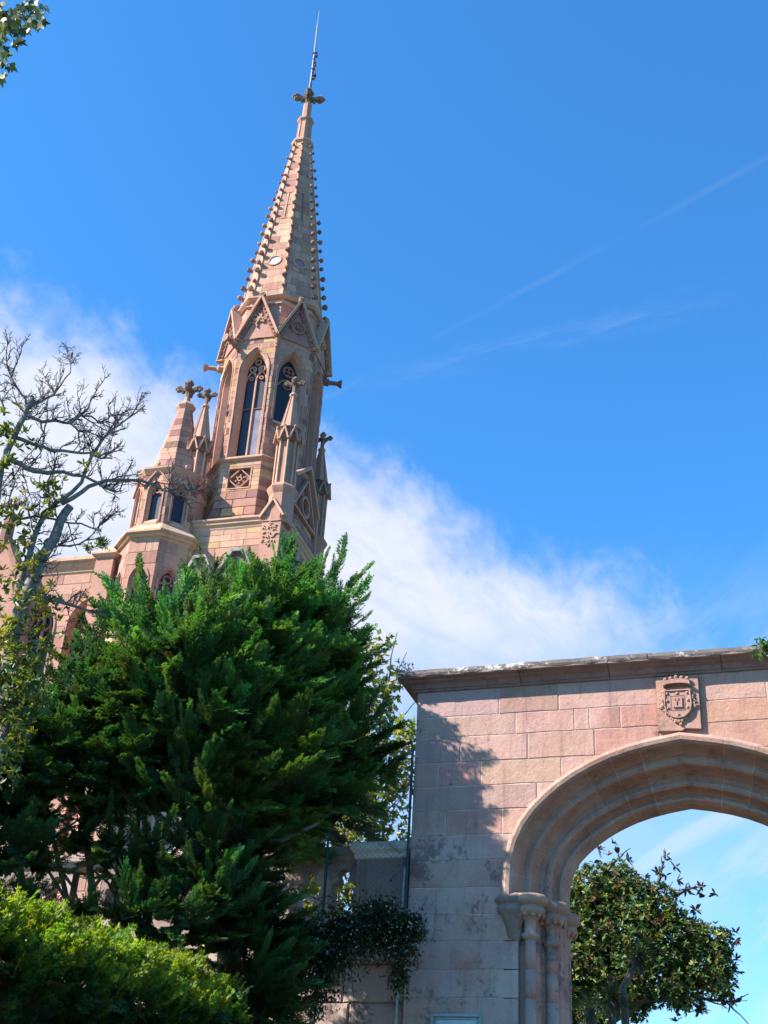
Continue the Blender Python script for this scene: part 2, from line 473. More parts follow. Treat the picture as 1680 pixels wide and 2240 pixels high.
T8 = math.tan(pi / 8)
def window(parent, fm, op, depth, tint, tracery=2, pane_d=None):
    """moulded reveal, tracery bars and glass for a pointed window"""
    mb = MB()
    deep = 1.0 if tracery in (1, 2) else .35
    paths = []
    for g, d in ((.08, .0), (.08, .04), (.04, .045), (.03, .005), (0, -.01), (-.02 * deep, -.06), (-.05 * deep, -.07), (-.13 * deep, -depth * .85), (-.13 * deep, -depth)):
        paths.append([fm(s, z, d) for s, z in op.path(g)])
    sweep(mb, paths, tint)
    hw = op.hwm
    sl = [fm(op.sc - hw, op.zb, .03), fm(op.sc + hw, op.zb, .03), fm(op.sc + hw, op.zb + .16, -depth), fm(op.sc - hw, op.zb + .16, -depth)]
    mb.prism(sl, [(x, y, z - .1) for x, y, z in sl], SAND)
    w = mb.build('window', CH_STONE, parent)
    d0, d1 = -depth - .04, -depth + .05
    tm = MB(); full = op
    if deep == 1.0: op = Opening(op.sc, op.hwm - .13, op.zb, op.zs, op.za - .15)
    hw = op.hwm
    if tracery == 2:
        bar2d(fm, tm, [(op.sc, op.zb + .1), (op.sc, op.zs - .1)], .055, d0, d1, TAN)
        q = hw / 2
        for sgn in (-1, 1):
            c = op.sc + sgn * q
            bar2d(fm, tm, [(c - q, op.zs - .22), (c - q * .75, op.zs - .02), (c, op.zs + .16), (c + q * .75, op.zs - .02), (c + q, op.zs - .22)], .035, d0, d1, TAN)
            ring2d(fm, tm, c, op.zs - .12, q * .42, .025, d0, d1, TAN, 10)
            ring2d(fm, tm, op.sc + sgn * hw * .44, op.zs + (op.za - op.zs) * .34, hw * .36, .035, d0, d1, TAN, 12)
        ring2d(fm, tm, op.sc, op.zs + (op.za - op.zs) * .70, hw * .33, .035, d0, d1, TAN, 12)
        bar2d(fm, tm, [(op.sc, op.zs - .1), (op.sc - hw * .5, op.zs + .38)], .035, d0, d1, TAN)
        bar2d(fm, tm, [(op.sc, op.zs - .1), (op.sc + hw * .5, op.zs + .38)], .035, d0, d1, TAN)
        for k in range(3):
            for cc in ((op.sc - hw * .44, op.zs + (op.za - op.zs) * .34), (op.sc + hw * .44, op.zs + (op.za - op.zs) * .34), (op.sc, op.zs + (op.za - op.zs) * .70)):
                a = pi / 2 + k * 2 * pi / 3
                tm.ball(fm(cc[0] + hw * .27 * cos(a + pi / 3), cc[1] + hw * .27 * sin(a + pi / 3), (d0 + d1) / 2), .035, TAN, 6, 3)
    elif tracery == 1:     # one light under a pierced circle
        ring2d(fm, tm, op.sc, op.zs + (op.za - op.zs) * .36, hw * .62, .05, d0, d1, ROSE, 12)
        for k in range(4):
            a = pi / 4 + k * pi / 2
            ring2d(fm, tm, op.sc + hw * .3 * cos(a), op.zs + (op.za - op.zs) * .36 + hw * .3 * sin(a), hw * .27, .022, d0, d1, ROSE, 8)
        bar2d(fm, tm, [(op.sc - hw, op.zs - .38), (op.sc - hw * .6, op.zs - .17), (op.sc, op.zs - .06), (op.sc + hw * .6, op.zs - .17), (op.sc + hw, op.zs - .38)], .05, d0, d1, ROSE)
        ring2d(fm, tm, op.sc, op.zs - .3, hw * .45, .03, d0, d1, ROSE, 10)
    else:                  # trefoil head
        ring2d(fm, tm, op.sc, op.zs + (op.za - op.zs) * .35, hw * .55, .05, d0, d1, ROSE, 10)
        for sgn in (-1, 1):
            bar2d(fm, tm, [(op.sc + sgn * hw, op.zs), (op.sc + sgn * hw * .5, op.zs + .02)], .08, d0, d1, ROSE)
    tm.build('tracery', CH_STONE, w)
    gp = op.path(-.02, 6)
    pd = -depth - .02 if pane_d is None else pane_d
    if tracery == 2:
        L = [p for p in gp if p[0] <= op.sc]; R_ = [p for p in gp if p[0] >= op.sc]
        for pts in (L, R_):
            g = MB(); base = [(op.sc, op.zb + .1)] if pts is L else [(op.sc, op.zb + .1)]
            poly = pts + base if pts is L else base + pts
            g.prism([fm(s, z, pd) for s, z in poly], [fm(s, z, pd - .015) for s, z in poly])
            g.build('pane', GLASS, w)
    else:
        g = MB(); g.prism([fm(s, z, pd) for s, z in gp], [fm(s, z, pd - .015) for s, z in gp]); g.build('pane', GLASS, w)
    return w

def band(name, cx, cy, prof, parent, tint=TAN, rot=0.0, n=8):
    """an octagonal moulding; prof = [(apothem, z)...]"""
    mb = MB()
    mb.lathe((cx, cy), [(a / cos(pi / n), z) for a, z in prof], n, pi / n + rot, tint)
    return mb.build(name, CH_STONE, parent)

def cross_mesh(s=1.0, tint=(.22, .15, .115)):
    """gothic leaf cross (four leafy arms on a stem)"""
    mb = MB()
    mb.lathe((0, 0), [(.075 * s, 0), (.065 * s, .28 * s), (.085 * s, .36 * s)], 6, 0, tint)
    for dx in (-1, 1):
        mb.tube([(0, 0, .42 * s), (dx * .13 * s, 0, .43 * s), (dx * .22 * s, 0, .46 * s)], [.075 * s, .065 * s, .075 * s], 6, tint)
        for q, r in (((dx * .25 * s, 0, .50 * s), .055), ((dx * .27 * s, 0, .42 * s), .045), ((dx * .31 * s, 0, .47 * s), .045), ((dx * .24 * s, .05 * s, .46 * s), .045), ((dx * .13 * s, 0, .36 * s), .035)):
            mb.ball(q, r * 1.3 * s, jit(tint, .25), 6, 4)
    for dy in (-1, 1):
        mb.tube([(0, 0, .42 * s), (0, dy * .17 * s, .44 * s)], [.07 * s, .07 * s], 6, tint)
        mb.ball((0, dy * .2 * s, .47 * s), .08 * s, jit(tint, .25), 6, 4); mb.ball((0, dy * .2 * s, .39 * s), .06 * s, jit(tint, .25), 6, 4)
    mb.tube([(0, 0, .36 * s), (0, 0, .6 * s)], [.08 * s, .07 * s], 6, tint)
    for q, r in (((0, 0, .66), .065), ((.06, 0, .61), .045), ((-.06, 0, .61), .045), ((0, .05, .62), .045), ((0, -.05, .62), .045)):
        mb.ball((q[0] * s, q[1] * s, q[2] * s), r * 1.3 * s, jit(tint, .25), 6, 4)
    return mb

# ---- octagonal drum
OX, OY, AP = .06, -.28, 1.67
ZS, ZD = 23.55, 28.95           # string course, top of the drum
HWF = AP * T8
for k in range(-1, 4):          # facets that face the camera, plus plain backs
    ang = -pi / 2 + k * pi / 4
    fm = facet(OX, OY, ang, AP)
    op = Opening(0.0, .49, 25.1 if k == 1 else ZS + .10, 27.15, 28.08)
    half = lambda z: (-HWF, HWF)
    if k in (-1, 0, 1, 2):
        masonry(fm, ZS + .06, 29.3, half, .25, .34, P_DRUM, [op], phase=k, proud=.016, gap=.016)
        bed = MB(); surface(bed, fm, ZS, 29.3, half, [op], MORTAR, -.004, depth=.02); bed.build('wall_bed', CH_STONE, chapel)
        w_ = window(chapel, fm, op, .32, PINK if k else TAN, 2 if k in (0, -1, 2) else 1)
        if k == 0:
            m_ = MB(); bar2d(fm, m_, [(-.36, 25.75), (.36, 25.75)], .03, -.36, -.29, PURPLE); m_.build('glazing_bar', CH_STONE, w_)
            m_ = MB(); m_.prism([fm(s, z, -.325) for s, z in ((.03, ZS + .2), (.355, ZS + .2), (.355, 25.73), (.03, 25.73))], [fm(s, z, -.335) for s, z in ((.03, ZS + .2), (.355, ZS + .2), (.355, 25.73), (.03, 25.73))]); m_.build('pale_pane', PALE_GLASS, w_)
bk = MB()
bk.lathe((OX, OY), [((AP - .46) / cos(pi / 8), ZS - 1), ((AP - .46) / cos(pi / 8), 30.0)], 8, pi / 8, (.12, .08, .07))
bk.build('tower_core', CH_STONE, chapel)
mb = MB()
for k in (3, 4, 5, 6):
    fm = facet(OX, OY, -pi / 2 + k * pi / 4, AP)
    mb.prism([fm(-HWF, ZS, 0), fm(HWF, ZS, 0), fm(HWF, 29.3, 0), fm(-HWF, 29.3, 0)], [fm(-HWF, ZS, -.3), fm(HWF, ZS, -.3), fm(HWF, 29.3, -.3), fm(-HWF, 29.3, -.3)], ROSE)
mb.build('rear_wall', CH_STONE, chapel)
band('string_course', OX, OY, [(AP - .02, 23.42), (AP + .05, 23.46), (AP + .12, 23.52), (AP + .12, 23.57), (AP + .02, 23.66)], chapel, TAN)
# ---- panel stage under the windows
AP2 = AP + .01
for k in range(-1, 4):
    ang = -pi / 2 + k * pi / 4
    fm = facet(OX, OY, ang, AP2); H2 = AP2 * T8
    half = lambda z: (-H2, H2)
    if k in (-1, 0, 1, 2, 3):
        sq = Opening(0.0, .40, 22.40, 23.18, 23.22) if k in (0, 2) else None
        masonry(fm, 22.33, 23.42, half, .155, .5, P_YEL + [ROSE], [sq] if sq else [], gap=.012, proud=.01)
        # plinth courses, slightly broader
        fm3 = facet(OX, OY, ang, lambda z: AP2 + max(0, (22.33 - z)) * .12 + .0); H3 = (AP2 + .08) * T8
        masonry(fm3, 21.0, 22.33, lambda z: (-(AP2 + (22.33 - z) * .12) * T8, (AP2 + (22.33 - z) * .12) * T8), .33, .72, [ROSE, PURPLE, ROSE, OCHRE, ROSE], gap=.028, phase=k)
        bed = MB(); surface(bed, fm, 21.0, 23.5, half, [sq] if sq else [], MORTAR, -.004); bed.build('wall_bed', CH_STONE, chapel)
        if k in (0, 2):
            pn = MB()
            cz = 22.81
            for w, a, b in ((.045, .40, .39),):
                bar2d(fm, pn, [(-a, cz - b), (a, cz - b), (a, cz + b), (-a, cz + b), (-a, cz - b)], w, -.12, .02, TAN)
            bar2d(fm, pn, [(0, cz - .37), (.37, cz), (0, cz + .37), (-.37, cz), (0, cz - .37)], .04, -.12, -.02, PINK)
            pn.prism([fm(-.4, cz - .39, -.13), fm(.4, cz - .39, -.13), fm(.4, cz + .39, -.13), fm(-.4, cz + .39, -.13)], [fm(-.4, cz - .39, -.2), fm(.4, cz - .39, -.2), fm(.4, cz + .39, -.2), fm(-.4, cz + .39, -.2)], PURPLE)
            ring2d(fm, pn, 0, cz, .09, .035, -.12, -.03, TAN, 10)
            for a in range(6):
                t = a * pi / 3 + .4
                pn.ball(fm(.15 * cos(t), cz + .15 * sin(t), -.09), .045, TAN, 6, 3)
            pn.build('carved_panel', CH_STONE, chapel)

# ---- steep gables round the top of the drum
GZ0, GZ1 = 28.6, 30.28
def gable(k):
    ang = -pi / 2 + k * pi / 4
    fm = facet(OX, OY, ang, AP + .03)
    hw = HWF + .06
    mb = MB()
    def at(t): return (1 - t) * hw, GZ0 + (GZ1 - GZ0) * t
    # wall of the gable
    pol = [(-hw + .02, GZ0 - .1), (hw - .02, GZ0 - .1), (hw - .02, GZ0), (0, GZ1 - .08), (-hw + .02, GZ0)]
    op = Opening(0.0, .50, 26, 27.15, 28.12)
    tint = PINK if k % 2 == 0 else ROSE
    pol2 = [(-hw + .02, GZ0 - .1), (-.30, GZ0 - .1), (-.0, GZ0 - .1 + .02), (.30, GZ0 - .1), (hw - .02, GZ0 - .1), (hw - .02, GZ0), (0, GZ1 - .08), (-hw + .02, GZ0)]
    mb.prism([fm(s, z, .02) for s, z in pol2], [fm(s, z, -.12) for s, z in pol2], tint)
    g = mb.build('gable', CH_STONE, chapel)
    for sgn in (-1, 1):
        rk = MB()
        bar2d(fm, rk, [(sgn * (hw + .04), GZ0 - .14), (0, GZ1 + .02)], .085, -.15, .21, TAN)
        bar2d(fm, rk, [(sgn * (hw - .10), GZ0 - .10), (sgn * .0, GZ1 - .27)], .14, -.05, .075, PURPLE)
        for q in range(7):
            t = .08 + q * .125
            rk.ball(fm(sgn * (hw - .10) * (1 - t), GZ0 - .10 + (GZ1 - .17 - GZ0) * t, .08), .04, PINK, 6, 3)
        rk.build('rake_moulding', CH_STONE, g)
    # crowning leaves
    fb = MB()
    for q in range(5):
        a = q * 2 * pi / 5
        c = fm(.08 * cos(a), GZ1 + .06 + .08 * sin(a), .12)
        fb.ball(c, .065, jit((.30, .22, .15), .2), 6, 4)
    fb.ball(fm(0, GZ1 + .02, .12), .08, (.3, .2, .14), 6, 4)
    fb.build('leaf_finial', CH_STONE, g)
    cv = MB()
    if k % 2 == 0:
        for q in range(9):
            a = rad(-60 + q * 37); r = .12 + .05 * (q % 3)
            c0 = (-.02 * (q % 2), GZ0 + .72)
            bar2d(fm, cv, [c0, (c0[0] + r * cos(a), c0[1] + r * sin(a)), (c0[0] + (r + .1) * cos(a + .35), c0[1] + (r + .1) * sin(a + .35))], .05, .02, .09, TAN)
        cv.ball(fm(0, GZ0 + .72, .06), .08, TAN, 6, 4)
    else:
        ring2d(fm, cv, 0, GZ0 + .55, .28, .05, .02, .08, ROSE, 16)
        ring2d(fm, cv, 0, GZ0 + .55, .20, .03, .02, .06, ROSE, 14)
        cv.ball(fm(0, GZ0 + .55, .03), .1, PURPLE, 8, 4)
    cv.build('carving', CH_STONE, g)
for k in (-2, -1, 0, 1, 2, 3): gable(k)
# corner bosses and the gargoyles at the foot of the gables
for k in range(-2, 4):
    ang = -pi / 2 + k * pi / 4 + pi / 8
    R_ = AP / cos(pi / 8)
    n = (cos(ang), sin(ang))
    bs = MB()
    tnt = (.26, .19, .15)
    c = (OX + n[0] * (R_ + .10), OY + n[1] * (R_ + .10))
    for q in range(6):
        a = q * pi / 3
        e = (-n[1], n[0])
        bs.ball((c[0] + e[0] * .09 * cos(a), c[1] + e[1] * .09 * cos(a), 28.75 + .09 * sin(a)), .06, jit(tnt, .2), 6, 4)
    bs.ball((c[0] + n[0] * .03, c[1] + n[1] * .03, 28.75), .07, tnt, 6, 4)
    for q in range(4):
        bs.ball((OX + n[0] * (R_ + .02), OY + n[1] * (R_ + .02), 28.5 - q * .14), .1 - q * .012, jit(TAN if k < 1 else PURPLE, .15), 6, 4)
    bs.build('corner_boss', CH_STONE, chapel)
for ang, L, zt, tnt in ((-pi / 2 - 3 * pi / 8, .62, 28.15, TAN), (-pi / 2 + 5 * pi / 8, .6, 28.15, PURPLE), (-pi / 2 - pi / 8 - .05, .55, 28.35, (.3, .2, .16))):
    R_ = AP / cos(pi / 8)
    n = Vector((cos(ang), sin(ang), 0)); c = V(OX, OY, zt)
    g = MB()
    P = [c + n * (R_ - .1), c + n * (R_ + .1), c + n * (R_ + .14), c + n * (R_ + .2), c + n * (R_ + L - .13), c + n * (R_ + L - .05), c + n * (R_ + L + .03)]
    g.tube(P, [.13, .13, .15, .085, .075, .13, .165], 8, tnt)
    g.build('gargoyle', CH_STONE, chapel)

# ---- spire
SZ0, SZ1 = 29.75, 39.75
SA0, SA1 = 1.50, .30
def sap(z): return SA0 + (SA1 - SA0) * (z - SZ0) / (SZ1 - SZ0)
spire = MB()
spire.lathe((OX, OY), [((sap(z) - .012) / cos(pi / 8), z) for z in (SZ0, SZ1)], 8, pi / 8, MORTAR)
spire = spire.build('spire', CH_STONE, chapel)
mb = MB()
mb.lathe((OX, OY), [(1.75, 29.3), (1.78, 29.40), (1.70, 29.50), (1.66, 29.8), (1.66, 30.02), (1.74, 30.08), (1.72, 30.14), (1.60, 30.22)], 8, pi / 8, PINK)
mb.build('spire_base_moulding', CH_STONE, chapel)
mb = MB()
mb.lathe((OX, OY), [(1.64, 30.42), (1.72, 30.50), (1.72, 30.56), (1.55, 30.66)], 8, pi / 8, TAN)
mb.build('spire_base_moulding', CH_STONE, chapel)
for k in (-2, -1, 0, 1, 2, 3):
    fm = facet(OX, OY, -pi / 2 + k * pi / 4, sap)
    ops = [Opening(0, .22, 32.30, 32.55, 32.78)] if k in (0, 1) else []
    masonry(fm, 30.6, SZ1 - .1, lambda z: (-sap(z) * T8, sap(z) * T8), .36, .5, P_SPIRE, ops, gap=.012, phase=k, proud=.014, thick=.03)
    if k in (0, 1):
        d = MB(); ring2d(fm, d, 0, 32.53, .27, .06, -.01, .04, TAN, 14)
        fr = d.build('roundel', CH_STONE, spire)
        d = MB()
        pts = [(.2 * cos(a * pi / 7), 32.53 + .2 * sin(a * pi / 7)) for a in range(14)]
        d.prism([fm(s, z, .0) for s, z in pts], [fm(s, z, -.03) for s, z in pts], (.3, .2, .2))
        d.build('roundel_disc', WHITE_DISC if k == 0 else CH_STONE, spire)
        d = MB(); bar2d(fm, d, [(0, 34.9), (0, 36.4)], .05, -.01, .03, PURPLE if k else TAN)
        if k == 0: bar2d(fm, d, [(-.1, 34.9), (.1, 34.9)], .05, -.01, .03, TAN); bar2d(fm, d, [(-.1, 36.4), (.1, 36.4)], .05, -.01, .03, TAN)
        d.build('narrow_slit', CH_STONE, spire)
# arrises and crockets
arr = MB()
for k in range(8):
    ang = -pi / 2 + pi / 8 + k * pi / 4
    P = [(OX + cos(ang) * sap(z) / cos(pi / 8), OY + sin(ang) * sap(z) / cos(pi / 8), z) for z in (30.6, SZ1)]
    arr.tube(P, [.06, .035], 6, TAN)
arr.build('arris_roll', CH_STONE, spire)
def crocket_mesh(tint):
    c = MB()
    c.tube([(-.02, 0, -.02), (.07, 0, 0), (.13, 0, .02)], [.035, .04, .06], 6, tint)
    c.ball((.165, 0, .03), .108, tint, 8, 5, (1, 1, .95))
    c.ball((.15, 0, -.03), .05, tint, 6, 4)
    for q in range(5):
        a_ = q * 2 * pi / 5 + random.random(); c.ball((.18 + .02 * cos(a_ * 2), .075 * cos(a_), .03 + .075 * sin(a_)), random.uniform(.035, .055), jit(tint, .2), 6, 4)
    return c.mesh('crocket', CH_STONE)
cms = [crocket_mesh(t) for t in ((.28, .15, .12), (.33, .2, .14), (.22, .13, .11), (.30, .17, .13), (.25, .13, .11), (.36, .23, .15))]
NCR = 19
for k in range(8):
    ang = -pi / 2 + pi / 8 + k * pi / 4
    if k in (3, 4): continue                      # rear edges, unseen
    for q in range(NCR):
        z = 31.0 + q * (39.3 - 31.0) / (NCR - 1)
        r = sap(z) / cos(pi / 8)
        o = link('crocket', random.choice(cms), None, spire)
        o.location = (OX + cos(ang) * r, OY + sin(ang) * r, z)
        o.rotation_euler = (random.uniform(-.5, .5), random.uniform(-.35, .25), ang + random.uniform(-.2, .2))
        sc = (1.0 - .48 * q / (NCR - 1)) * random.uniform(.82, 1.15)
        o.scale = (sc, sc, sc)
mb = MB()
mb.lathe((OX, OY), [(.34, 39.45), (.46, 39.60), (.46, 39.70), (.38, 39.80), (.28, 39.86), (.25, 40.9)], 8, pi / 8, TAN)
mb.lathe((OX, OY), [(.25, 40.85), (.34, 40.98), (.34, 41.06), (.27, 41.14), (.18, 41.2), (.17, 42.0)], 8, pi / 8, PINK)
for k in range(8):
    a = pi / 8 + k * pi / 4
    mb.tube([(OX + .29 * cos(a), OY + .29 * sin(a), 39.8), (OX + .25 * cos(a), OY + .25 * sin(a), 40.9)], .025, 5, TAN)
mb.build('spire_neck', CH_STONE, chapel)
cm = cross_mesh(1.9)
fin = cm.build('finial', CH_STONE, chapel); fin.location = (OX, OY, 41.55); fin.rotation_euler = (0, 0, .35)
rod = MB()
rod.tube([(OX, OY, 42.5), (OX + .0, OY, 45.3), (OX - .02, OY, 47.0)], [.05, .035, .03], 6, (1, 1, 1))
rod.build('lightning_rod', CONDUCTOR, chapel)
rod = MB(); rod.tube([(OX - .02, OY, 46.9), (OX - .02, OY, 48.0)], [.022, .008], 6); rod.build('rod_tip', CONDUCTOR, chapel)
dec = MB()
dec.tube([(OX, OY, 42.4), (OX, OY, 43.4)], [.10, .05], 6)
for q in range(9):
    dec.ball((OX + .06 + .05 * sin(q * 1.9), OY, 43.6 + q * .2), .06 + .02 * (q % 2), (1, 1, 1), 6, 4)
dec.tube([(OX + .12, OY, 43.5), (OX + .20, OY, 43.75), (OX + .10, OY, 44.1), (OX + .03, OY, 45.1)], .025, 5)
dec.ball((OX - .04, OY, 45.2), .07, (1, 1, 1), 6, 4)
dec.build('iron_ornament', IRON, chapel)

# ---- square tower below
SX0, SX1, SY0, SY1 = -1.55, 1.88, -2.40, 1.35
def wallmap(axis, c):
    if axis == 'front': return lambda s, z, d: (s, c - d, z)
    return lambda s, z, d: (c + d, s, z)
fF = wallmap('front', SY0); fR = wallmap('right', SX1)
core = MB(); core.box((SX0 + .02, SY0 + .02, 0), (SX1 - .02, SY1, 21.0), MORTAR); core.build('tower_core', CH_STONE, chapel)
masonry(fF, 20.0, 20.68, lambda z: (SX0, SX1 - .62), .23, .75, P_YEL, gap=.014)
masonry(fF, 16.0, 20.0, lambda z: (SX0, SX1), .32, .75, P_MAIN, gap=.02)
masonry(fR, 17.5, 20.6, lambda z: (SY0, SY1), .32, .75, P_MAIN, gap=.02)
mb = MB()
prof = [(0, 20.62), (.03, 20.68), (.03, 20.74), (.10, 20.80), (.10, 20.87), (.16, 20.92), (.16, 20.98), (-.35, 21.18)]
rings = []
for o_, z in prof:
    rings.append([(SX0 - o_, SY0 - o_, z), (SX1 + o_, SY0 - o_, z), (SX1 + o_, SY1 + o_, z), (SX0 - o_, SY1 + o_, z)])
mb.loft(rings, SAND); mb.build('tower_cornice', CH_STONE, chapel)
# corner pier with gablet, carved face
def corner_pier(x0, x1, y0, z1, zg):
    m_ = MB(); xm = (x0 + x1) / 2
    pol = [(x0, 16), (x1, 16), (x1, z1), (xm, zg), (x0, z1)]
    m_.prism([(x, y0, z) for x, z in pol], [(x, y0 + .6, z) for x, z in pol], PINK)
    p = m_.build('corner_pier', CH_STONE, chapel)
    for a, b in (((x0 - .07, z1 - .09), (xm, zg + .04)), ((x1 + .07, z1 - .09), (xm, zg + .04))):
        m_ = MB(); fm_ = lambda s, z, d: (s, y0 - d, z)
        bar2d(fm_, m_, [a, b], .07, -.6, .10, SAND); m_.build('coping', CH_STONE, p)
    m_ = MB(); fm_ = lambda s, z, d: (s, y0 - d, z)
    for q in range(26):
        a = random.uniform(x0 + .06, x1 - .06); z = random.uniform(z1 - 1.15, z1 - .3); t = random.uniform(0, pi)
        bar2d(fm_, m_, [(a - .05 * cos(t), z - .05 * sin(t)), (a, z + .02), (a + .05 * cos(t + .6), z + .05 * sin(t + .6))], .03, 0, .035, SAND)
    bar2d(fm_, m_, [(x0, z1 - .22), (x1, z1 - .22)], .03, 0, .03, TAN)
    m_.build('carved_relief', CH_STONE, p, kind='stuff')
corner_pier(1.30, 1.92, -2.56, 20.95, 21.46)
# ---- pinnacles on the corners of the tower
def pinnacle(x, y, zb=21.2, dark=0):
    T_ = (lambda c: tuple(a * (.8 if dark else 1) for a in c))
    m_ = MB()
    m_.lathe((x, y), [(.40, zb - .5), (.40, 21.72), (.47, 21.86), (.50, 21.94), (.48, 22.0), (.36, 22.12), (.30, 22.16), (.29, 23.75)], 8, pi / 8, T_(PINK))
    p = m_.build('pinnacle', CH_STONE, chapel)
    m_ = MB()
    for k in range(8):
        a = pi / 8 + k * pi / 4
        m_.tube([(x + .325 * cos(a), y + .325 * sin(a), 22.1), (x + .325 * cos(a), y + .325 * sin(a), 23.8)], .042, 6, T_(SAND))
    m_.build('corner_shaft', CH_STONE, p)
    m_ = MB()
    m_.lathe((x, y), [(.34, 23.72), (.40, 23.80), (.40, 23.86), (.36, 24.16), (.42, 24.22), (.30, 24.28)], 8, pi / 8, T_(PURPLE))
    for k in range(8):
        fm_ = facet(x, y, k * pi / 4, .40)
        bar2d(fm_, m_, [(-.15, 23.72), (0, 24.18), (.15, 23.72)], .05, -.06, .05, T_(TAN))
        m_.ball(fm_(0, 24.22, .03), .045, T_(TAN), 6, 4)
    m_.build('gablet_crown', CH_STONE, p)
    m_ = MB()
    m_.lathe((x, y), [(.32, 24.22), (.09, 25.58), (.10, 25.60), (.14, 25.65), (.13, 25.70), (.08, 25.75)], 8, pi / 8, T_(TAN))
    for k in range(8):
        a = pi / 8 + k * pi / 4
        m_.tube([(x + .32 * cos(a), y + .32 * sin(a), 24.24), (x + .09 * cos(a), y + .09 * sin(a), 25.6)], [.025, .014], 5, T_(PINK))
    m_.build('spirelet', CH_STONE, p)
    c = link('finial', CROSS_ME, None, p); c.location = (x, y, 25.70); c.rotation_euler = (0, 0, .12)
CROSS_ME = cross_mesh(1.0).mesh('finial', CH_STONE)
pinnacle(1.72, -2.22); pinnacle(-1.42, -2.16); pinnacle(1.66, 1.05, dark=1); pinnacle(-1.42, 1.05, dark=1)
# openwork gables between the pinnacles on the right-hand side
m_ = MB(); fm_ = lambda s, z, d: (SX1 + d, s, z)
bar2d(fm_, m_, [(-1.75, 22.9), (-.55, 23.9), (.62, 22.6)], .12, -.12, .10, TAN)
bar2d(fm_, m_, [(-1.75, 22.9), (-1.75, 21.2)], .10, -.1, .05, PINK); bar2d(fm_, m_, [(.62, 22.6), (.62, 21.2)], .10, -.1, .05, PINK)
bar2d(fm_, m_, [(-1.6, 21.9), (-.55, 23.4), (.5, 21.9), (-1.6, 21.9)], .09, -.1, .04, PINK)
ring2d(fm_, m_, -.55, 22.35, .38, .08, -.1, .04, PINK, 14)
m_.prism([fm_(s, z, -.12) for s, z in ((-1.7, 21.2), (.6, 21.2), (.6, 22.6), (-.55, 23.85), (-1.7, 22.9))], [fm_(s, z, -.2) for s, z in ((-1.7, 21.2), (.6, 21.2), (.6, 22.6), (-.55, 23.85), (-1.7, 22.9))], PURPLE)
m_.build('side_gable', CH_STONE, chapel)
# weathered buttress stages lower on the right-hand side
m_ = MB()
def wedge(x0, x1, y0, y1, zb, z_in, z_out, tint):
    m_.prism([(x0, y0, zb), (x1, y0, zb), (x1, y0, z_out), (x0, y0, z_in)], [(x0, y1, zb), (x1, y1, zb), (x1, y1, z_out), (x0, y1, z_in)], tint)
wedge(SX1 - .02, SX1 + .45, -2.3, -1.7, 0, 20.6, 20.1, PINK)
wedge(SX1 - .02, SX1 + .45, .7, 1.35, 0, 20.6, 20.1, ROSE)
wedge(SX1 - .02, SX1 + .3, -1.7, .7, 0, 19.6, 19.1, ROSE)
wedge(SX1 - .02, SX1 + .85, .5, 1.8, 0, 19.5, 18.9, PURPLE)
m_.build('buttress', CH_STONE, chapel)
# low gabled porch roofs just above the conifer
def porch(x0, x1, y0, zt, drop, name='porch_gable'):
    q = MB()
    pol = [(x0, 14), (x1, 14), (x1, zt - drop), ((x0 + x1) / 2 + .15 * (x1 - x0), zt), ((x0 + x1) / 2 - .15 * (x1 - x0), zt), (x0, zt - drop)]
    q.prism([(x, y0, z) for x, z in pol], [(x, y0 + 1.2, z) for x, z in pol], PURPLE)
    p = q.build(name, CH_STONE, chapel)
    q = MB(); fm_ = lambda s, z, d: (s, y0 - d, z)
    bar2d(fm_, q, [pol[2], pol[3], pol[4], pol[5]], .09, -1.2, .14, (.30, .29, .24)); q.build('coping', CH_STONE, p)
porch(-.62, .42, -3.5, 19.05, .75)
porch(.42, 1.45, -3.2, 19.35, .6)

# ---- stair turret
TX, TY = -2.12, -2.2
TA = 1.03
tz0, tz1 = 20.55, 22.35
for k in range(-2, 4):
    ang = -pi / 2 + k * pi / 4
    fm = facet(TX, TY, ang, TA); h_ = TA * T8
    half = lambda z: (-h_, h_)
    op = Opening(0.0, .22, tz0 + .10, 21.75, 22.08)
    if k < 3:
        masonry(fm, tz0, 22.45, half, .30, .42, [PINK, ROSE, TAN, PINK, PURPLE], [op], gap=.014)
        bed = MB(); surface(bed, fm, tz0 - .1, 22.45, half, [op], MORTAR, -.004, depth=.02); bed.build('wall_bed', CH_STONE, chapel)
        window(chapel, fm, op, .13, TAN, 0)
        # open gablet
        g = MB()
        g.prism([fm(s, z, .0) for s, z in ((-h_, 22.0), (h_, 22.0), (0, 22.62))], [fm(s, z, -.1) for s, z in ((-h_, 22.0), (h_, 22.0), (0, 22.62))], ROSE)
        gg = MB()
        bar2d(fm, gg, [(-h_ - .01, 21.98), (0, 22.58), (h_ + .01, 21.98)], .05, -.02, .08, PINK)
        gg.ball(fm(0, 22.72, .12), .06, SAND, 6, 4)
        gg.build('gablet', CH_STONE, chapel)
bk = MB(); bk.lathe((TX, TY), [((TA - .22) / cos(pi / 8), 20.3), ((TA - .22) / cos(pi / 8), 22.6)], 8, pi / 8, (.12, .08, .07)); bk.build('turret_core', CH_STONE, chapel)
band('turret_cornice', TX, TY, [(TA - .02, 22.36), (TA + .03, 22.40), (TA + .13, 22.56), (TA + .13, 22.62), (TA - .1, 22.70)], chapel, TAN)
def tap(z): return .80 + (.21 - .80) * (z - 22.62) / (25.6 - 22.62)
m_ = MB(); m_.lathe((TX, TY), [((tap(z) - .012) / cos(pi / 8), z) for z in (22.62, 25.6)], 8, pi / 8, MORTAR); m_.build('turret_roof', CH_STONE, chapel)
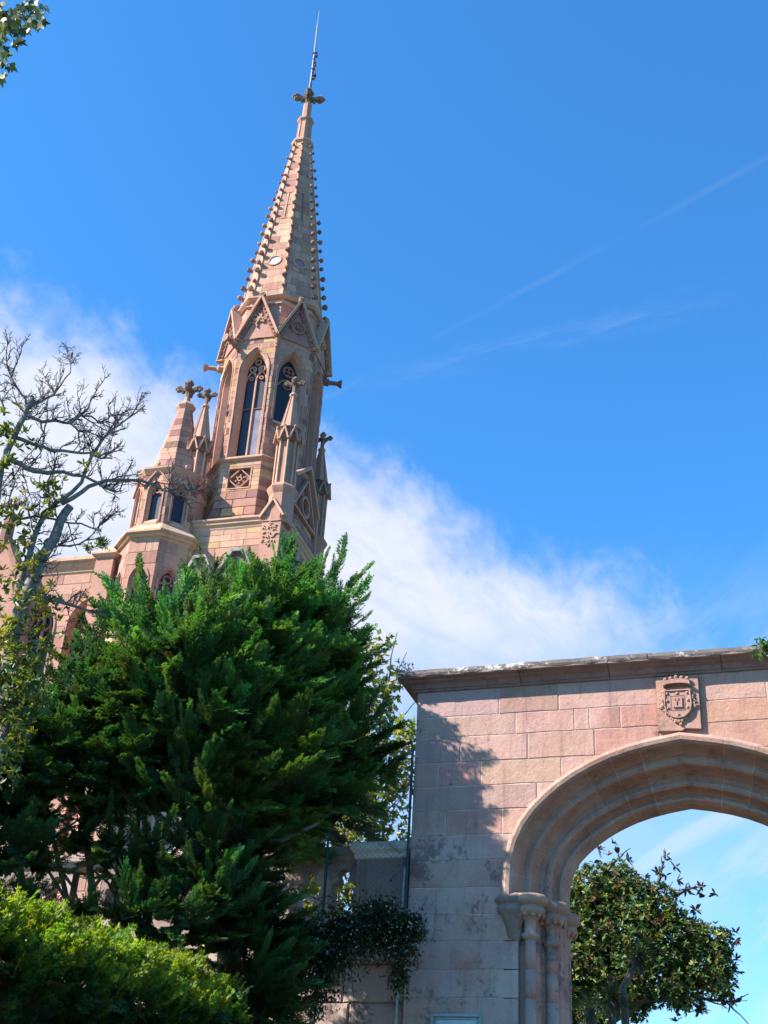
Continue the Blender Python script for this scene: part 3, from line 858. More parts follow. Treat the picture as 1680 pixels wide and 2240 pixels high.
for k in range(-2, 4):
    fm = facet(TX, TY, -pi / 2 + k * pi / 4, tap)
    masonry(fm, 22.66, 25.55, lambda z: (-tap(z) * T8, tap(z) * T8), .27, .6, [PINK, ROSE, PINK, PURPLE, TAN], gap=.014, thick=.03, proud=.008)
m_ = MB()
m_.lathe((TX, TY), [(.24, 25.5), (.33, 25.66), (.33, 25.72), (.12, 25.92), (.09, 26.1)], 8, pi / 8, TAN); m_.build('turret_cap', CH_STONE, chapel)
c = cross_mesh(1.35).build('finial', CH_STONE, chapel); c.location = (TX, TY, 25.85); c.rotation_euler = (0, 0, .15)
# sloping set-off and lower stage
LA = 1.16
band('set_off', TX, TY, [(LA, 19.92), (LA + .03, 20.0), (LA + .10, 20.02), (LA + .13, 20.10), (LA + .22, 20.13), (LA + .22, 20.20), (TA + .01, 20.56)], chapel, SAND)
for k in range(-2, 3):
    ang = -pi / 2 + k * pi / 4
    fm = facet(TX, TY, ang, LA); h_ = LA * T8
    half = lambda z: (-h_, h_)
    op = Opening(0.0, .27, 17.2, 18.55, 19.02)
    masonry(fm, 8.5, 19.95, half, .42, .55, [PINK, ROSE, PINK, TAN], [op] if k != 2 else [], gap=.02)
    bed = MB(); surface(bed, fm, 10, 19.98, half, [op] if k != 2 else [], MORTAR, -.006, depth=.05); bed.build('wall_bed', CH_STONE, chapel)
    if k < 2: window(chapel, fm, op, .16, PINK, 0, pane_d=-.16)
bk = MB(); bk.lathe((TX, TY), [((LA - .25) / cos(pi / 8), 8), ((LA - .25) / cos(pi / 8), 20.0)], 8, pi / 8, (.25, .16, .14)); bk.build('turret_core', CH_STONE, chapel)

# ---- nave
NY = -2.5; NX0, NX1 = -9.6, -2.6
fN = wallmap('front', NY)
nops = [Opening(x, .50, 14.0, 17.6, 18.45) for x in (-4.20, -5.72, -7.24, -8.76)]
masonry(fN, 8.5, 19.45, lambda z: (NX0, NX1), .36, .95, [PINK, PINK, ROSE, TAN], nops, gap=.02)
bed = MB(); surface(bed, fN, 0, 19.5, lambda z: (NX0, NX1), nops, MORTAR, -.006, depth=.06); bed.build('wall_bed', CH_STONE, chapel)
bk = MB(); bk.box((NX0, NY + .42, 0), (NX1, 4.5, 19.4), (.3, .2, .17)); bk.build('nave_core', CH_STONE, chapel)
for op in nops:
    w = window(chapel, fN, op, .30, PINK, 3, pane_d=-.34)
    m_ = MB(); fm_ = fN
    bar2d(fm_, m_, [(op.sc, 14.2), (op.sc, 18.1)], .07, -.3, -.22, PINK)
    bar2d(fm_, m_, [(op.sc - .5, 17.3), (op.sc + .5, 17.3)], .05, -.3, -.22, PINK)
    m_.build('mullion', CH_STONE, w)
m_ = MB()
prof = [(0, 19.42), (.05, 19.48), (.05, 19.56), (.16, 19.66), (.16, 19.74), (.26, 19.80), (.26, 19.92), (0.0, 20.0)]
m_.loft([[(NX0, NY - o_, z), (NX1, NY - o_, z), (NX1, NY + .5, z), (NX0, NY + .5, z)] for o_, z in prof], SAND); m_.build('nave_cornice', CH_STONE, chapel)
# slates: rows of separate slates on the roof strip that shows over the cornice
rows = 5; SL = []
for r in range(rows):
    for i in range(34):
        x = NX0 + .1 + i * .205 + (r % 2) * .1
        if x > NX1 - .2: continue
        y = NY + .05 + r * .17; z = 20.0 + r * .105
        m_ = MB(); m_.prism([(x, y, z), (x + .19, y, z), (x + .19, y + .24, z + .10), (x, y + .24, z + .10)][::-1], [(x, y, z + .03), (x + .19, y, z + .03), (x + .19, y + .24, z + .115), (x, y + .24, z + .115)][::-1])
        SL.append(m_)
roof = MB(); roof.prism([(NX0, NY - .05, 19.97), (NX1, NY - .05, 19.97), (NX1, NY + 1.1, 20.62), (NX0, NY + 1.1, 20.62)], [(NX0, NY - .05, 19.9), (NX1, NY - .05, 19.9), (NX1, NY + 1.1, 19.9), (NX0, NY + 1.1, 19.9)]); roof = roof.build('nave_roof', SLATE, chapel)
for m_ in SL: m_.build('slate', SLATE, roof)
# stub plinth between turret and nave, small gabled pinnacle far left
m_ = MB()
m_.box((-3.95, -2.9, 8), (-3.35, -2.3, 19.75), PINK)
m_.loft([[(-3.98 - o_, -2.93 - o_, z), (-3.32 + o_, -2.93 - o_, z), (-3.32 + o_, -2.3, z), (-3.98 - o_, -2.3, z)] for o_, z in ((0, 19.70), (.10, 19.80), (.10, 19.86), (-.30, 20.25))], SAND)
m_.build('nave_buttress', CH_STONE, chapel)
m_ = MB(); fm_ = lambda s, z, d: (s, -3.0 - d, z)
pol = [(-8.35, 8), (-6.75, 8), (-6.75, 19.2), (-7.35, 20.8), (-8.35, 19.8)]
pol = [(-8.7, 8), (-6.3, 8), (-6.3, 18.9), (-7.3, 20.75), (-8.7, 18.7)]
m_.prism([fm_(s, z, 0) for s, z in pol], [fm_(s, z, -.5) for s, z in pol], PINK)
p = m_.build('dormer_gable', CH_STONE, chapel)
m_ = MB(); bar2d(fm_, m_, [pol[2], pol[3], pol[4]], .16, -.5, .12, ROSE); m_.build('coping', CH_STONE, p)
m_ = MB(); m_.lathe((-7.3, -3.0), [(.22, 20.5), (.2, 21.2), (.1, 21.6)], 8, pi / 8, PURPLE)
m_.build('gable_pedestal', CH_STONE, p)
c = link('finial', CROSS_ME, None, p); c.location = (-7.3, -3.0, 21.5)

# the stones: the largest on show as parts, the rest joined
CL = Matrix.Rotation(rad(17), 3, 'Z') @ (CAM - CO)
def shown(t):
    m_ = t[1]; k = len(m_.v) // 2
    a, b, c_ = (Vector(m_.v[i]) for i in (0, k // 3, 2 * k // 3)); n_ = (b - a).cross(c_ - a)
    inner = Vector(m_.v[k]); out_ = a - inner                       # outward direction of the stone
    if n_.length > 0 and n_.dot(out_) < 0: n_ = -n_
    if n_.length > 0: n_.normalize()
    d_ = (CL - a).normalized()
    return t[0] * max(.02, n_.dot(d_)) * (.05 if a.z < 17.6 else 1)
BLOCKS.sort(key=lambda t: -shown(t))
for a, m_ in BLOCKS[:285]: m_.build('stone_block', CH_STONE, chapel)
rest = MB()
for a, m_ in BLOCKS[285:]:
    b = len(rest.v); rest.v += m_.v; rest.f += [tuple(i + b for i in f) for f in m_.f]; rest.t += m_.t
rest.build('small_stone_blocks', CH_STONE, chapel, kind='stuff')

# ================================================================== GATEWAY
GO = V(.5446, 13.9894, 0)
GR = -rad(19.43)
gate = thing('stone_gateway', 'weathered pink sandstone gateway with a pointed moulded arch and a carved coat of arms', 'gateway', GO, GR)
UC = 3.045; GW = 6.09; GT = 1.05
# inner curve of the arch (left half), springing to apex
INNER = [(1.645, 4.96), (1.645, 5.10), (1.655, 5.25), (1.682, 5.37), (1.73, 5.475), (1.80, 5.568), (1.89, 5.655), (2.0, 5.745), (2.13, 5.832), (2.28, 5.912), (2.44, 5.98), (2.62, 6.037), (2.83, 6.083), (3.045, 6.118)]
def offset_curve(d):
    P = INNER; out = []
    for i, p in enumerate(P):
        a = P[max(i - 1, 0)]; b = P[min(i + 1, len(P) - 1)]
        tx, tz = b[0] - a[0], b[1] - a[1]; L = math.hypot(tx, tz)
        nx, nz = -tz / L, tx / L
        q = (p[0] + nx * d, p[1] + nz * d)
        if i == len(P) - 1:
            q = (UC, p[1] + d * 1.0 / max(nz, .5) - 0.0)
        if q[0] > UC: q = (UC, q[1])
        out.append(q)
    return out
OUTER = offset_curve(.57)
def z_arch(u):
    """height of the outer arch outline above u (None outside)"""
    if u > UC: u = 2 * UC - u
    if u < OUTER[0][0]: return None
    for (a, za), (b, zb) in zip(OUTER[:-1], OUTER[1:]):
        if a <= u <= b + 1e-9:
            return za + (zb - za) * ((u - a) / (b - a) if b > a else 0)
    return OUTER[-1][1]
G_PAL = [(.43, .26, .20), (.45, .275, .215), (.42, .245, .19), (.42, .28, .235), (.46, .29, .225), (.40, .25, .205)]
G_RED = [(.42, .225, .17), (.41, .215, .16), (.43, .24, .18)]
courses = [7.41, 7.079, 6.823, 6.517, 6.231, 5.95, 5.664, 5.386, 5.092, 4.80, 4.523, 4.233, 3.951, 3.64, 3.33, 3.02, 2.7, 2.38, 2.06, 1.74, 1.42, 1.1, .78, .46, .14, 0]
JL = OUTER[0][0] + .16          # edge of the wall face beside the jamb shafts
vert = {0: [1.0, 1.7, 2.82, 3.28, 4.0, 5.1], 1: [1.20, 1.877, 2.05, 2.40, 2.82, 3.28, 4.3, 5.0], 2: [.55, 1.336, 2.1, 2.82, 3.28, 4.0, 4.7, 5.5], 3: [.294, .80, 1.723, 4.3, 5.1], 4: [.82, 1.44, 4.8, 5.4],
        5: [.397, 1.048, 5.2], 6: [.25, .70], 7: [.55], 8: [.35, .66], 9: [.30, .74], 10: [.50, .80], 11: [.60, .95], 12: [.28, .80]}
def chamfer_block(poly, v0, v1, tint, c=.005, name='stone_block', mat=None, parent=None):
    rough = []
    for i, p in enumerate(poly):
        q = poly[(i + 1) % len(poly)]; L = math.hypot(q[0] - p[0], q[1] - p[1]); k = min(6, int(L / .11))
        rough.append(p)
        for j in range(1, k):
            t = j / k; w = random.uniform(0, .0035)
            rough.append((p[0] + (q[0] - p[0]) * t - (q[1] - p[1]) / L * w, p[1] + (q[1] - p[1]) * t + (q[0] - p[0]) / L * w))
    poly = rough; n = len(poly)
    cx = sum(p[0] for p in poly) / n; cz = sum(p[1] for p in poly) / n
    def inset(p, k):
        dx, dz = cx - p[0], cz - p[1]
        L = math.hypot(dx, dz) or 1
        return (p[0] + dx / L * k, p[1] + dz / L * k)
    mb = MB()
    f0 = [(inset(p, c * 1.5)[0], v0, inset(p, c * 1.5)[1]) for p in poly]
    f1 = [(p[0], v0 + c, p[1]) for p in poly]
    f2 = [(p[0], v1, p[1]) for p in poly]
    mb.loft([f2, f1, f0], tint)
    return mb.build(name, mat or GATE_STONE, parent or gate)
for k in range(len(courses) - 1):
    z1, z0 = courses[k], courses[k + 1]
    vv = vert.get(k)
    if vv is None: vv = [.35 + .3 * (k % 2), .85]
    if k > 4:                       # mirror for the right pier
        vv = [v for v in vv if v < 1.2] + [GW - v for v in vv if v < 1.2]
    cuts = sorted([0.0] + vv + [GW])
    if k >= 8: cuts = sorted(cuts + [JL, GW - JL])
    if k < 8: cuts = sorted(set(cuts + [UC])) if k > 2 else cuts
    for a, b in zip(cuts[:-1], cuts[1:]):
        g = .0028
        aa, bb = a + g, b - g
        if k <= 1 and a >= 2.81 and b <= 3.29: pass
        # bottom outline follows the arch
        N_ = max(2, int((bb - aa) / .035))
        bot = []
        for i in range(N_ + 1):
            u = aa + (bb - aa) * i / N_
            za = z_arch(u)
            zb = z0 + g
            if z1 <= OUTER[0][1] + .01:
                um = (a + b) / 2; um = um if um < UC else 2 * UC - um
                if um > JL: zb = 99
            elif za is not None: zb = max(zb, za + .003)
            bot.append((u, zb))
        run = [(u, z) for u, z in bot if z < z1 - .02]
        if len(run) < 2 or run[-1][0] - run[0][0] < .03: continue
        top = z1 - g
        pol = run + [(run[-1][0], top), (run[0][0], top)]
        slim = [pol[0]]
        for i in range(1, len(pol) - 1):
            (x0_, y0_), (x1_, y1_), (x2_, y2_) = slim[-1], pol[i], pol[i + 1]
            if abs((x1_ - x0_) * (y2_ - y0_) - (x2_ - x0_) * (y1_ - y0_)) > 1e-7: slim.append(pol[i])
        slim.append(pol[-1])
        uu = (a + b) / 2
        red = (k in (1, 2) and 2.0 < uu) or (k > 8 and uu > .5 and random.random() < .75) or random.random() < .06
        chamfer_block(slim, random.uniform(-.004, .001), .16, jit(random.choice(G_RED if red else G_PAL), .10))
# core behind the facing
core = MB(); bedt = (.60, .46, .38)
N_ = 60
def corecol(ulist, vz0, vz1):
    for a, b in zip(ulist[:-1], ulist[1:]):
        za, zb = z_arch(a + 1e-4), z_arch(b - 1e-4)
        za = 4.9 if za is None else za; zb = 4.9 if zb is None else zb
        za += .004; zb += .004
        core.prism([(a, vz0, za), (b, vz0, zb), (b, vz0, 7.43), (a, vz0, 7.43)], [(a, vz1, za), (b, vz1, zb), (b, vz1, 7.43), (a, vz1, 7.43)], bedt)
us = [OUTER[0][0] + (GW - 2 * OUTER[0][0]) * (0.5 - 0.5 * cos(pi * i / 40)) for i in range(41)]
corecol(us, .006, GT)
for a, b in ((.006, OUTER[0][0]), (GW - OUTER[0][0], GW - .006)):
    core.prism([(a, .006, 0), (b, .006, 0), (b, .006, 7.43), (a, .006, 7.43)], [(a, GT, 0), (b, GT, 0), (b, GT, 7.43), (a, GT, 7.43)], bedt)
core.build('wall_core', GATE_STONE, gate)
# moulded arch: separate voussoirs
PROF = [(.58, .02), (.58, -.06), (.565, -.10), (.53, -.12), (.49, -.11), (.465, -.075), (.455, -.02), (.45, .03), (.43, .10), (.40, .16), (.37, .17),
        (.355, .15), (.335, .15), (.315, .17), (.305, .21), (.31, .24), (.29, .32), (.26, .39), (.22, .42), (.195, .41), (.18, .385), (.155, .38), (.135, .40), (.13, .44), (.14, .47),
        (.12, .53), (.09, .56), (.07, .55), (.05, .53), (.03, .54), (.0, .60), (0, .80), (.05, .85), (.12, .86)]
def resample(curve, t):
    """point on a curve list at parameter t in index units"""
    i = min(int(t), len(curve) - 2); f = t - i
    return (curve[i][0] * (1 - f) + curve[i + 1][0] * f, curve[i][1] * (1 - f) + curve[i + 1][1] * f)
offs = [offset_curve(d) for d, v in PROF]
def voussoir(t0, t1, mirror, tint, inset=0.0, name='voussoir', nst=4, profshift=0.0):
    rings = []
    for i in range(nst + 1):
        t = t0 + (t1 - t0) * i / nst
        ring = []
        for (d, v), oc in zip(PROF, offs):
            u, z = resample(oc, t)
            if profshift:
                u2, z2 = resample(offs[0], t); L = math.hypot(u2 - u, z2 - z) or 1
                u += (u2 - u) / L * profshift; z += (z2 - z) / L * profshift
            ring.append((2 * UC - u if mirror else u, v + profshift, z))
        rings.append(ring[::-1] if mirror else ring)
    mb = MB(); mb.loft(rings, tint)
    return mb.build(name, MOULD_STONE, gate, smooth=False)
tcuts = [0, 1.6, 3.4, 5.2, 7.0, 8.6, 10.0, 11.4, 13.0]
V_PAL = [(.39, .235, .175), (.42, .26, .19), (.38, .22, .165), (.41, .265, .20), (.40, .23, .17)]
for mir in (False, True):
    for a, b in zip(tcuts[:-1], tcuts[1:]):
        voussoir(a + .02, b - .02 if b < 13 else b, mir, jit(random.choice(V_PAL), .06), nst=6)
    voussoir(0, 13, mir, (.60, .48, .40), name='arch_joint_bed', nst=26, profshift=.003)
# cornice: separate stones
CP = [(0, 7.40), (.022, 7.405), (.03, 7.425), (.05, 7.435), (.055, 7.45), (.075, 7.475), (.115, 7.492), (.13, 7.497), (.135, 7.51), (.15, 7.518), (.185, 7.52), (.20, 7.53), (.20, 7.58), (.185, 7.605), (.12, 7.63), (-.15, 7.70)]
ccuts = [None, 1.27, 2.30, 3.55, 4.75, 5.6, None]
for i in range(len(ccuts) - 1):
    a, b = ccuts[i], ccuts[i + 1]
    rings = []
    sg = 1 if i % 2 else 0
    A = lambda o_: (-o_ if a is None else a + .004); B = lambda o_: (GW + o_ if b is None else b - .004)
    r1 = [(A(o_), -o_ - .003 * sg, z + .002 * sg) for o_, z in CP] + [(A(0), .3, 7.70), (A(0), .3, 7.40)]
    r2 = [(B(o_), -o_ - .003 * sg, z + .002 * sg) for o_, z in CP] + [(B(0), .3, 7.70), (B(0), .3, 7.40)]
    # slight sag and wear between
    mb = MB(); mb.loft([r2, r1], jit((.27, .175, .15), .08)); mb.build('cornice_stone', MOULD_STONE, gate)
for sx, x0 in ((-1, 0.0), (1, GW)):
    r1 = [(x0 + sx * o_, -o_, z) for o_, z in CP] + [(x0 - sx * .3, 0, 7.70), (x0 - sx * .3, 0, 7.40)]
    r2 = [(x0 + sx * o_, GT + o_, z) for o_, z in CP] + [(x0 - sx * .3, GT, 7.70), (x0 - sx * .3, GT, 7.40)]
    mb = MB(); mb.loft([r1, r2] if sx < 0 else [r2, r1], (.36, .25, .2)); mb.build('cornice_stone', MOULD_STONE, gate)
# coping slabs on top, lichen covered, slightly uneven
for i, (a, b) in enumerate(((-.20, 1.265), (1.275, 2.75), (2.76, 4.2), (4.21, 5.3), (5.31, GW + .2))):
    mb = MB(); n = 14; dz = (i % 2) * .006
    rings = []
    for q in range(n + 1):
        u = a + (b - a) * q / n
        w = .006 * sin(q * 1.7 + i) + random.uniform(-.004, .004)
        rings.append([(u, -.206 - w, 7.538 + dz), (u, -.214 - w, 7.565 + dz), (u, -.200 + w, 7.612 + dz + w), (u, -.10, 7.642 + dz + w), (u, .45, 7.73 + dz), (u, .45, 7.54 + dz)])
    mb.loft(rings[::-1], (.15, .125, .11)); mb.build('coping_slab', COPING, gate)
# jamb shafts with capitals, on both sides
def lathe_part(name, c, prof, n=20, tint=(.45, .27, .21), smooth=True, parent=gate):
    mb = MB(); mb.lathe(c, prof, n, 0, tint); o = mb.build(name, MOULD_STONE, parent, smooth=smooth); return o
for mir in (False, True):
    X = (lambda u: 2 * UC - u) if mir else (lambda u: u)
    jb = MB()
    # stepped jamb plan behind the shafts
    plan = [(JL - .03, .10), (1.34, .10), (1.42, .16), (1.44, .27), (1.505, .33), (1.60, .44), (1.615, .52), (1.645, .56), (1.645, .82), (1.58, .86), (1.2, .86)]
    zc = [0.0, .9, 1.8, 2.7, 3.36, 3.951, 4.233, 4.523, 4.80, 4.985]
    for a, b in zip(zc[:-1], zc[1:]):
        jb = MB()
        pts = [(X(u), v) for u, v in plan]
        if mir: pts = pts[::-1]
        jb.loft([[(u, v, a + .004) for u, v in pts], [(u, v, b - .004) for u, v in pts]], jit(random.choice(V_PAL), .05))
        jb.build('jamb_stone', MOULD_STONE, gate)
    jb = MB(); pts = [(X(u + (.006 if i in (0, len(plan) - 1) else -.006)), v + .004) for i, (u, v) in enumerate(plan)]
    if mir: pts = pts[::-1]
    jb.loft([[(u, v, 0.0) for u, v in pts], [(u, v, 4.98) for u, v in pts]], (.5, .39, .33)); jb.build('jamb_joint_bed', MOULD_STONE, gate)
    for (u, v, r, k, zt, zn) in ((1.350, .060, .060, 1.0, 4.995, 4.565), (1.535, .30, .066, 1.02, 4.965, 4.53), (1.60, .72, .055, .85, 4.95, 4.50)):
        for a, b in zip([0, 1.1, 2.2, 3.1, 3.95, 4.24], [1.1, 2.2, 3.1, 3.95, 4.24, zn]):
            lathe_part('shaft', (X(u), v), [(r, a + .001), (r, b - .001)], 16, jit(random.choice(V_PAL), .05))
        lathe_part('capital', (X(u), v), [(r, zn - .03), (r * 1.12, zn - .025), (.092 * k, zn + .0), (.100 * k, zn + .02), (.088 * k, zn + .04), (r * 1.02, zn + .05), (r * .98, zn + .10), (r * 1.15, zn + .17), (.12 * k, zn + .215), (.155 * k, zn + .245), (.165 * k, zn + .275),
                                      (.155 * k, zn + .305), (.14 * k, zn + .312), (.15 * k, zn + .32), (.19 * k, zn + .345), (.20 * k, zn + .37), (.195 * k, zt - .03), (.17 * k, zt)], 18, jit(random.choice(V_PAL), .05))
    for (u, v, k, zn) in ((1.350, .060, 1.0, 4.565), (1.535, .30, 1.02, 4.53), (1.60, .72, .85, 4.50)):
        cl_ = MB()
        for q in range(11):
            a_ = q * 2 * pi / 11
            cl_.ball((X(u) + .135 * k * cos(a_), v + .135 * k * sin(a_), zn + .235), .030, jit((.40, .24, .18), .15), 6, 4, (1, 1, 1.5))
        cl_.build('carved_leaves', MOULD_STONE, gate)
    hc = MB()
    hc.loft([[(X(1.185 + sh) + wu * cos(2 * pi * i / 18), .03 + wv * sin(2 * pi * i / 18), z) for i in range(18)] for sh, wu, wv, z in
             ((.03, .02, .02, 4.50), (.0, .075, .06, 4.56), (-.01, .09, .08, 4.68), (-.01, .125, .11, 4.77), (-.01, .175, .135, 4.82), (-.01, .185, .145, 4.86), (-.01, .165, .125, 4.885), (-.01, .17, .13, 4.90), (-.01, .205, .155, 4.925), (-.01, .21, .16, 4.955), (0, .18, .13, 4.985), (0, .13, .10, 5.01))], (.22, .155, .12))
    hc.build('hood_corbel', MOULD_STONE, gate, smooth=True)
# coat of arms
fA = lambda s, z, d: (3.045 + s, -d, z)
mb = MB()
pol = [(-.23, 6.74), (.03, 6.73), (.06, 6.755), (.23, 6.74), (.235, 7.375), (-.23, 7.375)]
mb.prism([fA(s, z, .055) for s, z in pol], [fA(s, z, -.05) for s, z in pol], (.41, .235, .175))
arms = mb.build('coat_of_arms', MOULD_STONE, gate)
AT = (.42, .25, .19)
def relief(name, fn):
    m_ = MB(); fn(m_); return m_.build(name, MOULD_STONE, arms)
shield = [(-.135, 7.19), (.135, 7.19), (.145, 7.02), (.125, 6.94), (.07, 6.885), (0, 6.865), (-.07, 6.885), (-.125, 6.94), (-.145, 7.02)]
relief('shield', lambda m_: m_.prism([fA(s, z, .085) for s, z in shield], [fA(s, z, .05) for s, z in shield], AT))
relief('shield_rim', lambda m_: bar2d(fA, m_, shield + [shield[0]], .014, .08, .10, AT))
def crown(m_):
    for i in range(8):
        a0, a1 = pi * i / 8, pi * (i + 1) / 8
        for z0, z1, r in ((7.235, 7.27, 1.0),):
            q = [(-.145 * cos(a0), z0 + .03 * sin(a0)), (-.145 * cos(a1), z0 + .03 * sin(a1)), (-.145 * cos(a1), z1 + .045 * sin(a1)), (-.145 * cos(a0), z1 + .045 * sin(a0))]
            m_.prism([fA(s, z, .13) for s, z in q], [fA(s, z, .05) for s, z in q], AT)
    for i in range(5): m_.ball(fA(-.12 + .06 * i, 7.325 + .012 * (2 - abs(i - 2)), .09), .024, AT, 6, 4)
relief('crown', crown)
def castle(m_):
    def blk(x0, x1, z0, z1, d=.105): m_.prism([fA(x0, z0, d), fA(x1, z0, d), fA(x1, z1, d), fA(x0, z1, d)], [fA(x0, z0, .08), fA(x1, z0, .08), fA(x1, z1, .08), fA(x0, z1, .08)], AT)
    blk(-.05, .05, 6.985, 7.0); blk(-.05, -.026, 7.0, 7.085); blk(.026, .05, 7.0, 7.085); blk(-.026, -.008, 7.0, 7.05); blk(.008, .026, 7.0, 7.05); blk(-.026, .026, 7.05, 7.06)
    blk(-.014, .014, 7.06, 7.095, .11); blk(-.055, -.022, 7.085, 7.094); blk(.022, .055, 7.085, 7.094)
    for x in (-.05, -.034, .030, .046): blk(x, x + .007, 7.094, 7.104)
    for w, z in ((.078, 6.955), (.078, 7.125)): blk(-w, w, z, z + .005, .09)
    for x in (-.078, .073): blk(x, x + .005, 6.955, 7.13, .09)
relief('castle', castle)
for s, z in ((-.108, 7.155), (0, 7.155), (.108, 7.155), (-.112, 7.07), (.112, 7.07), (-.105, 6.985), (.105, 6.985), (0, 6.90)):
    m_ = MB(); m_.ball(fA(s, z, .085), .019, AT, 8, 4); m_.build('boss', MOULD_STONE, arms)
def mantling(m_):
    for sgn in (-1, 1):
        for q in range(17):
            t = q / 16
            a = rad(75 - 165 * t)
            s = sgn * (.175 * cos(a * .55 + .1) + .008 * sin(q * 2.3)); z = 7.21 - .37 * t
            if t > .6: s = sgn * (.175 - (t - .6) * .36); z = 7.0 - (t - .6) * .40
            m_.ball(fA(s, z, .065), .022 + .006 * sin(q * 1.7), jit(AT, .1), 6, 4)
            if q % 2: m_.ball(fA(s + sgn * .025, z + .01, .06), .016, jit(AT, .1), 5, 3)
    m_.ball(fA(.0, 6.835, .065), .028, AT, 6, 4); m_.ball(fA(.02, 6.80, .065), .02, AT, 6, 4)
relief('mantling', mantling)
# notice board low on the pier
nb = thing('notice_board', 'small grey metal framed notice board fixed low on the gateway wall left of the arch', 'sign', GO, GR)
mb = MB(); ffr = lambda s, z, d: (s, -d, z)
bar2d(ffr, mb, [(.335, 3.775), (.845, 3.775), (.845, 3.10), (.335, 3.10), (.335, 3.775)], .028, .0, .045, (1, 1, 1)); mb.build('frame', GREY_METAL, nb)
mb = MB(); bar2d(ffr, mb, [(.365, 3.745), (.815, 3.745), (.815, 3.13), (.365, 3.13), (.365, 3.745)], .02, .0, .03, (1, 1, 1)); mb.build('inner_frame', GREY_METAL, nb)
mb = MB(); mb.box((.375, -.015, 3.14), (.805, -.006, 3.735)); mb.build('pane', PANEL, nb)

# ================================================================== BALUSTRADE WALL
wall = thing('balustrade_wall', 'dark stone garden wall with a pierced parapet and capped end pier beside the gateway', 'wall', GO, GR)
WV = .32
W_PAL = [(.27, .20, .175), (.24, .18, .155), (.28, .20, .175), (.22, .165, .145)]
mb = MB(); mb.box((-7.5, WV + .02, 0), (-.09, WV + .45, 4.90), (.22, .18, .16)); mb.build('wall_core', WALL_STONE, wall)
zc = [4.90, 4.62, 4.36, 3.95, 3.55, 3.15, 2.75, 2.35, 1.95, 1.55, 1.15, .75, .35, 0]
for k, (b, a) in enumerate(zip(zc[:-1], zc[1:])):
    u = -.09
    while u > -7.4:
        w = random.uniform(.45, .8) * (1.0 if k else 1.3)
        l = max(u - w, -7.5)
        chamfer_block([(l + .006, a + .006), (u - .006, a + .006), (u - .006, b - .006), (l + .006, b - .006)], WV - random.uniform(.0, .015), WV + .2, jit(random.choice(W_PAL), .1), .012, mat=WALL_STONE, parent=wall)
        u = l
# end pier with its cap
mb = MB(); mb.box((-.70, WV - .10, 4.36), (-.11, WV + .5, 5.50), (.26, .19, .165)); mb.build('end_pier', WALL_STONE, wall)
mb = MB(); mb.loft([[(-.70 - o_, WV - .10 - o_, z), (-.11 + o_, WV - .10 - o_, z), (-.11 + o_, WV + .5 + o_, z), (-.70 - o_, WV + .5 + o_, z)] for o_, z in ((0, 5.49), (.025, 5.50), (.03, 5.55), (.07, 5.585), (.075, 5.655), (.05, 5.68), (-.25, 5.76))], (.30, .24, .20)); mb.build('pier_cap', COPING, wall)
# pierced panels: each opening has shoulders and a round head
PITCHW = .42
nbal = 16
for i in range(nbal):
    uc = -.885 - i * PITCHW
    if i % 9 == 8: continue
    l, r = uc - PITCHW / 2 + .003, uc + PITCHW / 2 - .003
    hole = [(-.125, 4.93), (-.125, 5.17), (-.15, 5.20), (-.135, 5.245), (-.075, 5.265), (-.05, 5.29), (-.075, 5.335), (-.065, 5.385), (-.03, 5.415), (.03, 5.415), (.065, 5.385), (.075, 5.335), (.05, 5.29), (.075, 5.265), (.135, 5.245), (.15, 5.20), (.125, 5.17), (.125, 4.93)]
    n = len(hole)
    def outp(s, z):
        if z < 5.2: return (l if s < 0 else r, z)
        t = (s + .15) / .30
        return (l + (r - l) * t, 5.50)
    outer = [(l, 4.90)] + [(l, 4.93)] 
    # quads between hole outline and surrounding rectangle
    O = []
    for s, z in hole:
        if z <= 5.17: O.append((l if s < 0 else r, z if z > 5 else 4.90))
        else:
            a = atan2(z - 5.15, s); 
            dx, dz = cos(a), sin(a)
            k1 = (PITCHW / 2 - .003) / abs(dx) if abs(dx) > 1e-6 else 99; k2 = (5.50 - 5.15) / dz if dz > 1e-6 else 99
            kk = min(k1, k2); O.append((uc + dx * kk, 5.15 + dz * kk))
    H = [(uc + s, z) for s, z in hole]
    mb = MB(); Y0, Y1 = WV, WV + .16
    vs_ = [(s, Y0, z) for s, z in H] + [(s, Y0, z) for s, z in O] + [(s, Y1, z) for s, z in H] + [(s, Y1, z) for s, z in O]
    fs = []
    for q in range(n - 1):
        fs += [(q, q + 1, n + q + 1, n + q), (2 * n + q, 3 * n + q, 3 * n + q + 1, 2 * n + q + 1), (q, 2 * n + q, 2 * n + q + 1, q + 1)]
    mb.add(vs_, fs, jit((.25, .185, .155), .06)); mb.build('pierced_panel', WALL_STONE, wall)
mb = MB()
mb.loft([[(-7.5, WV - o_, z), (-.72, WV - o_, z), (-.72, WV + .2 + o_, z), (-7.5, WV + .2 + o_, z)] for o_, z in ((0, 5.50), (.02, 5.52), (.03, 5.56), (.07, 5.58), (.07, 5.64), (.0, 5.68))], (.30, .23, .2)); mb.build('parapet_rail', WALL_STONE, wall)

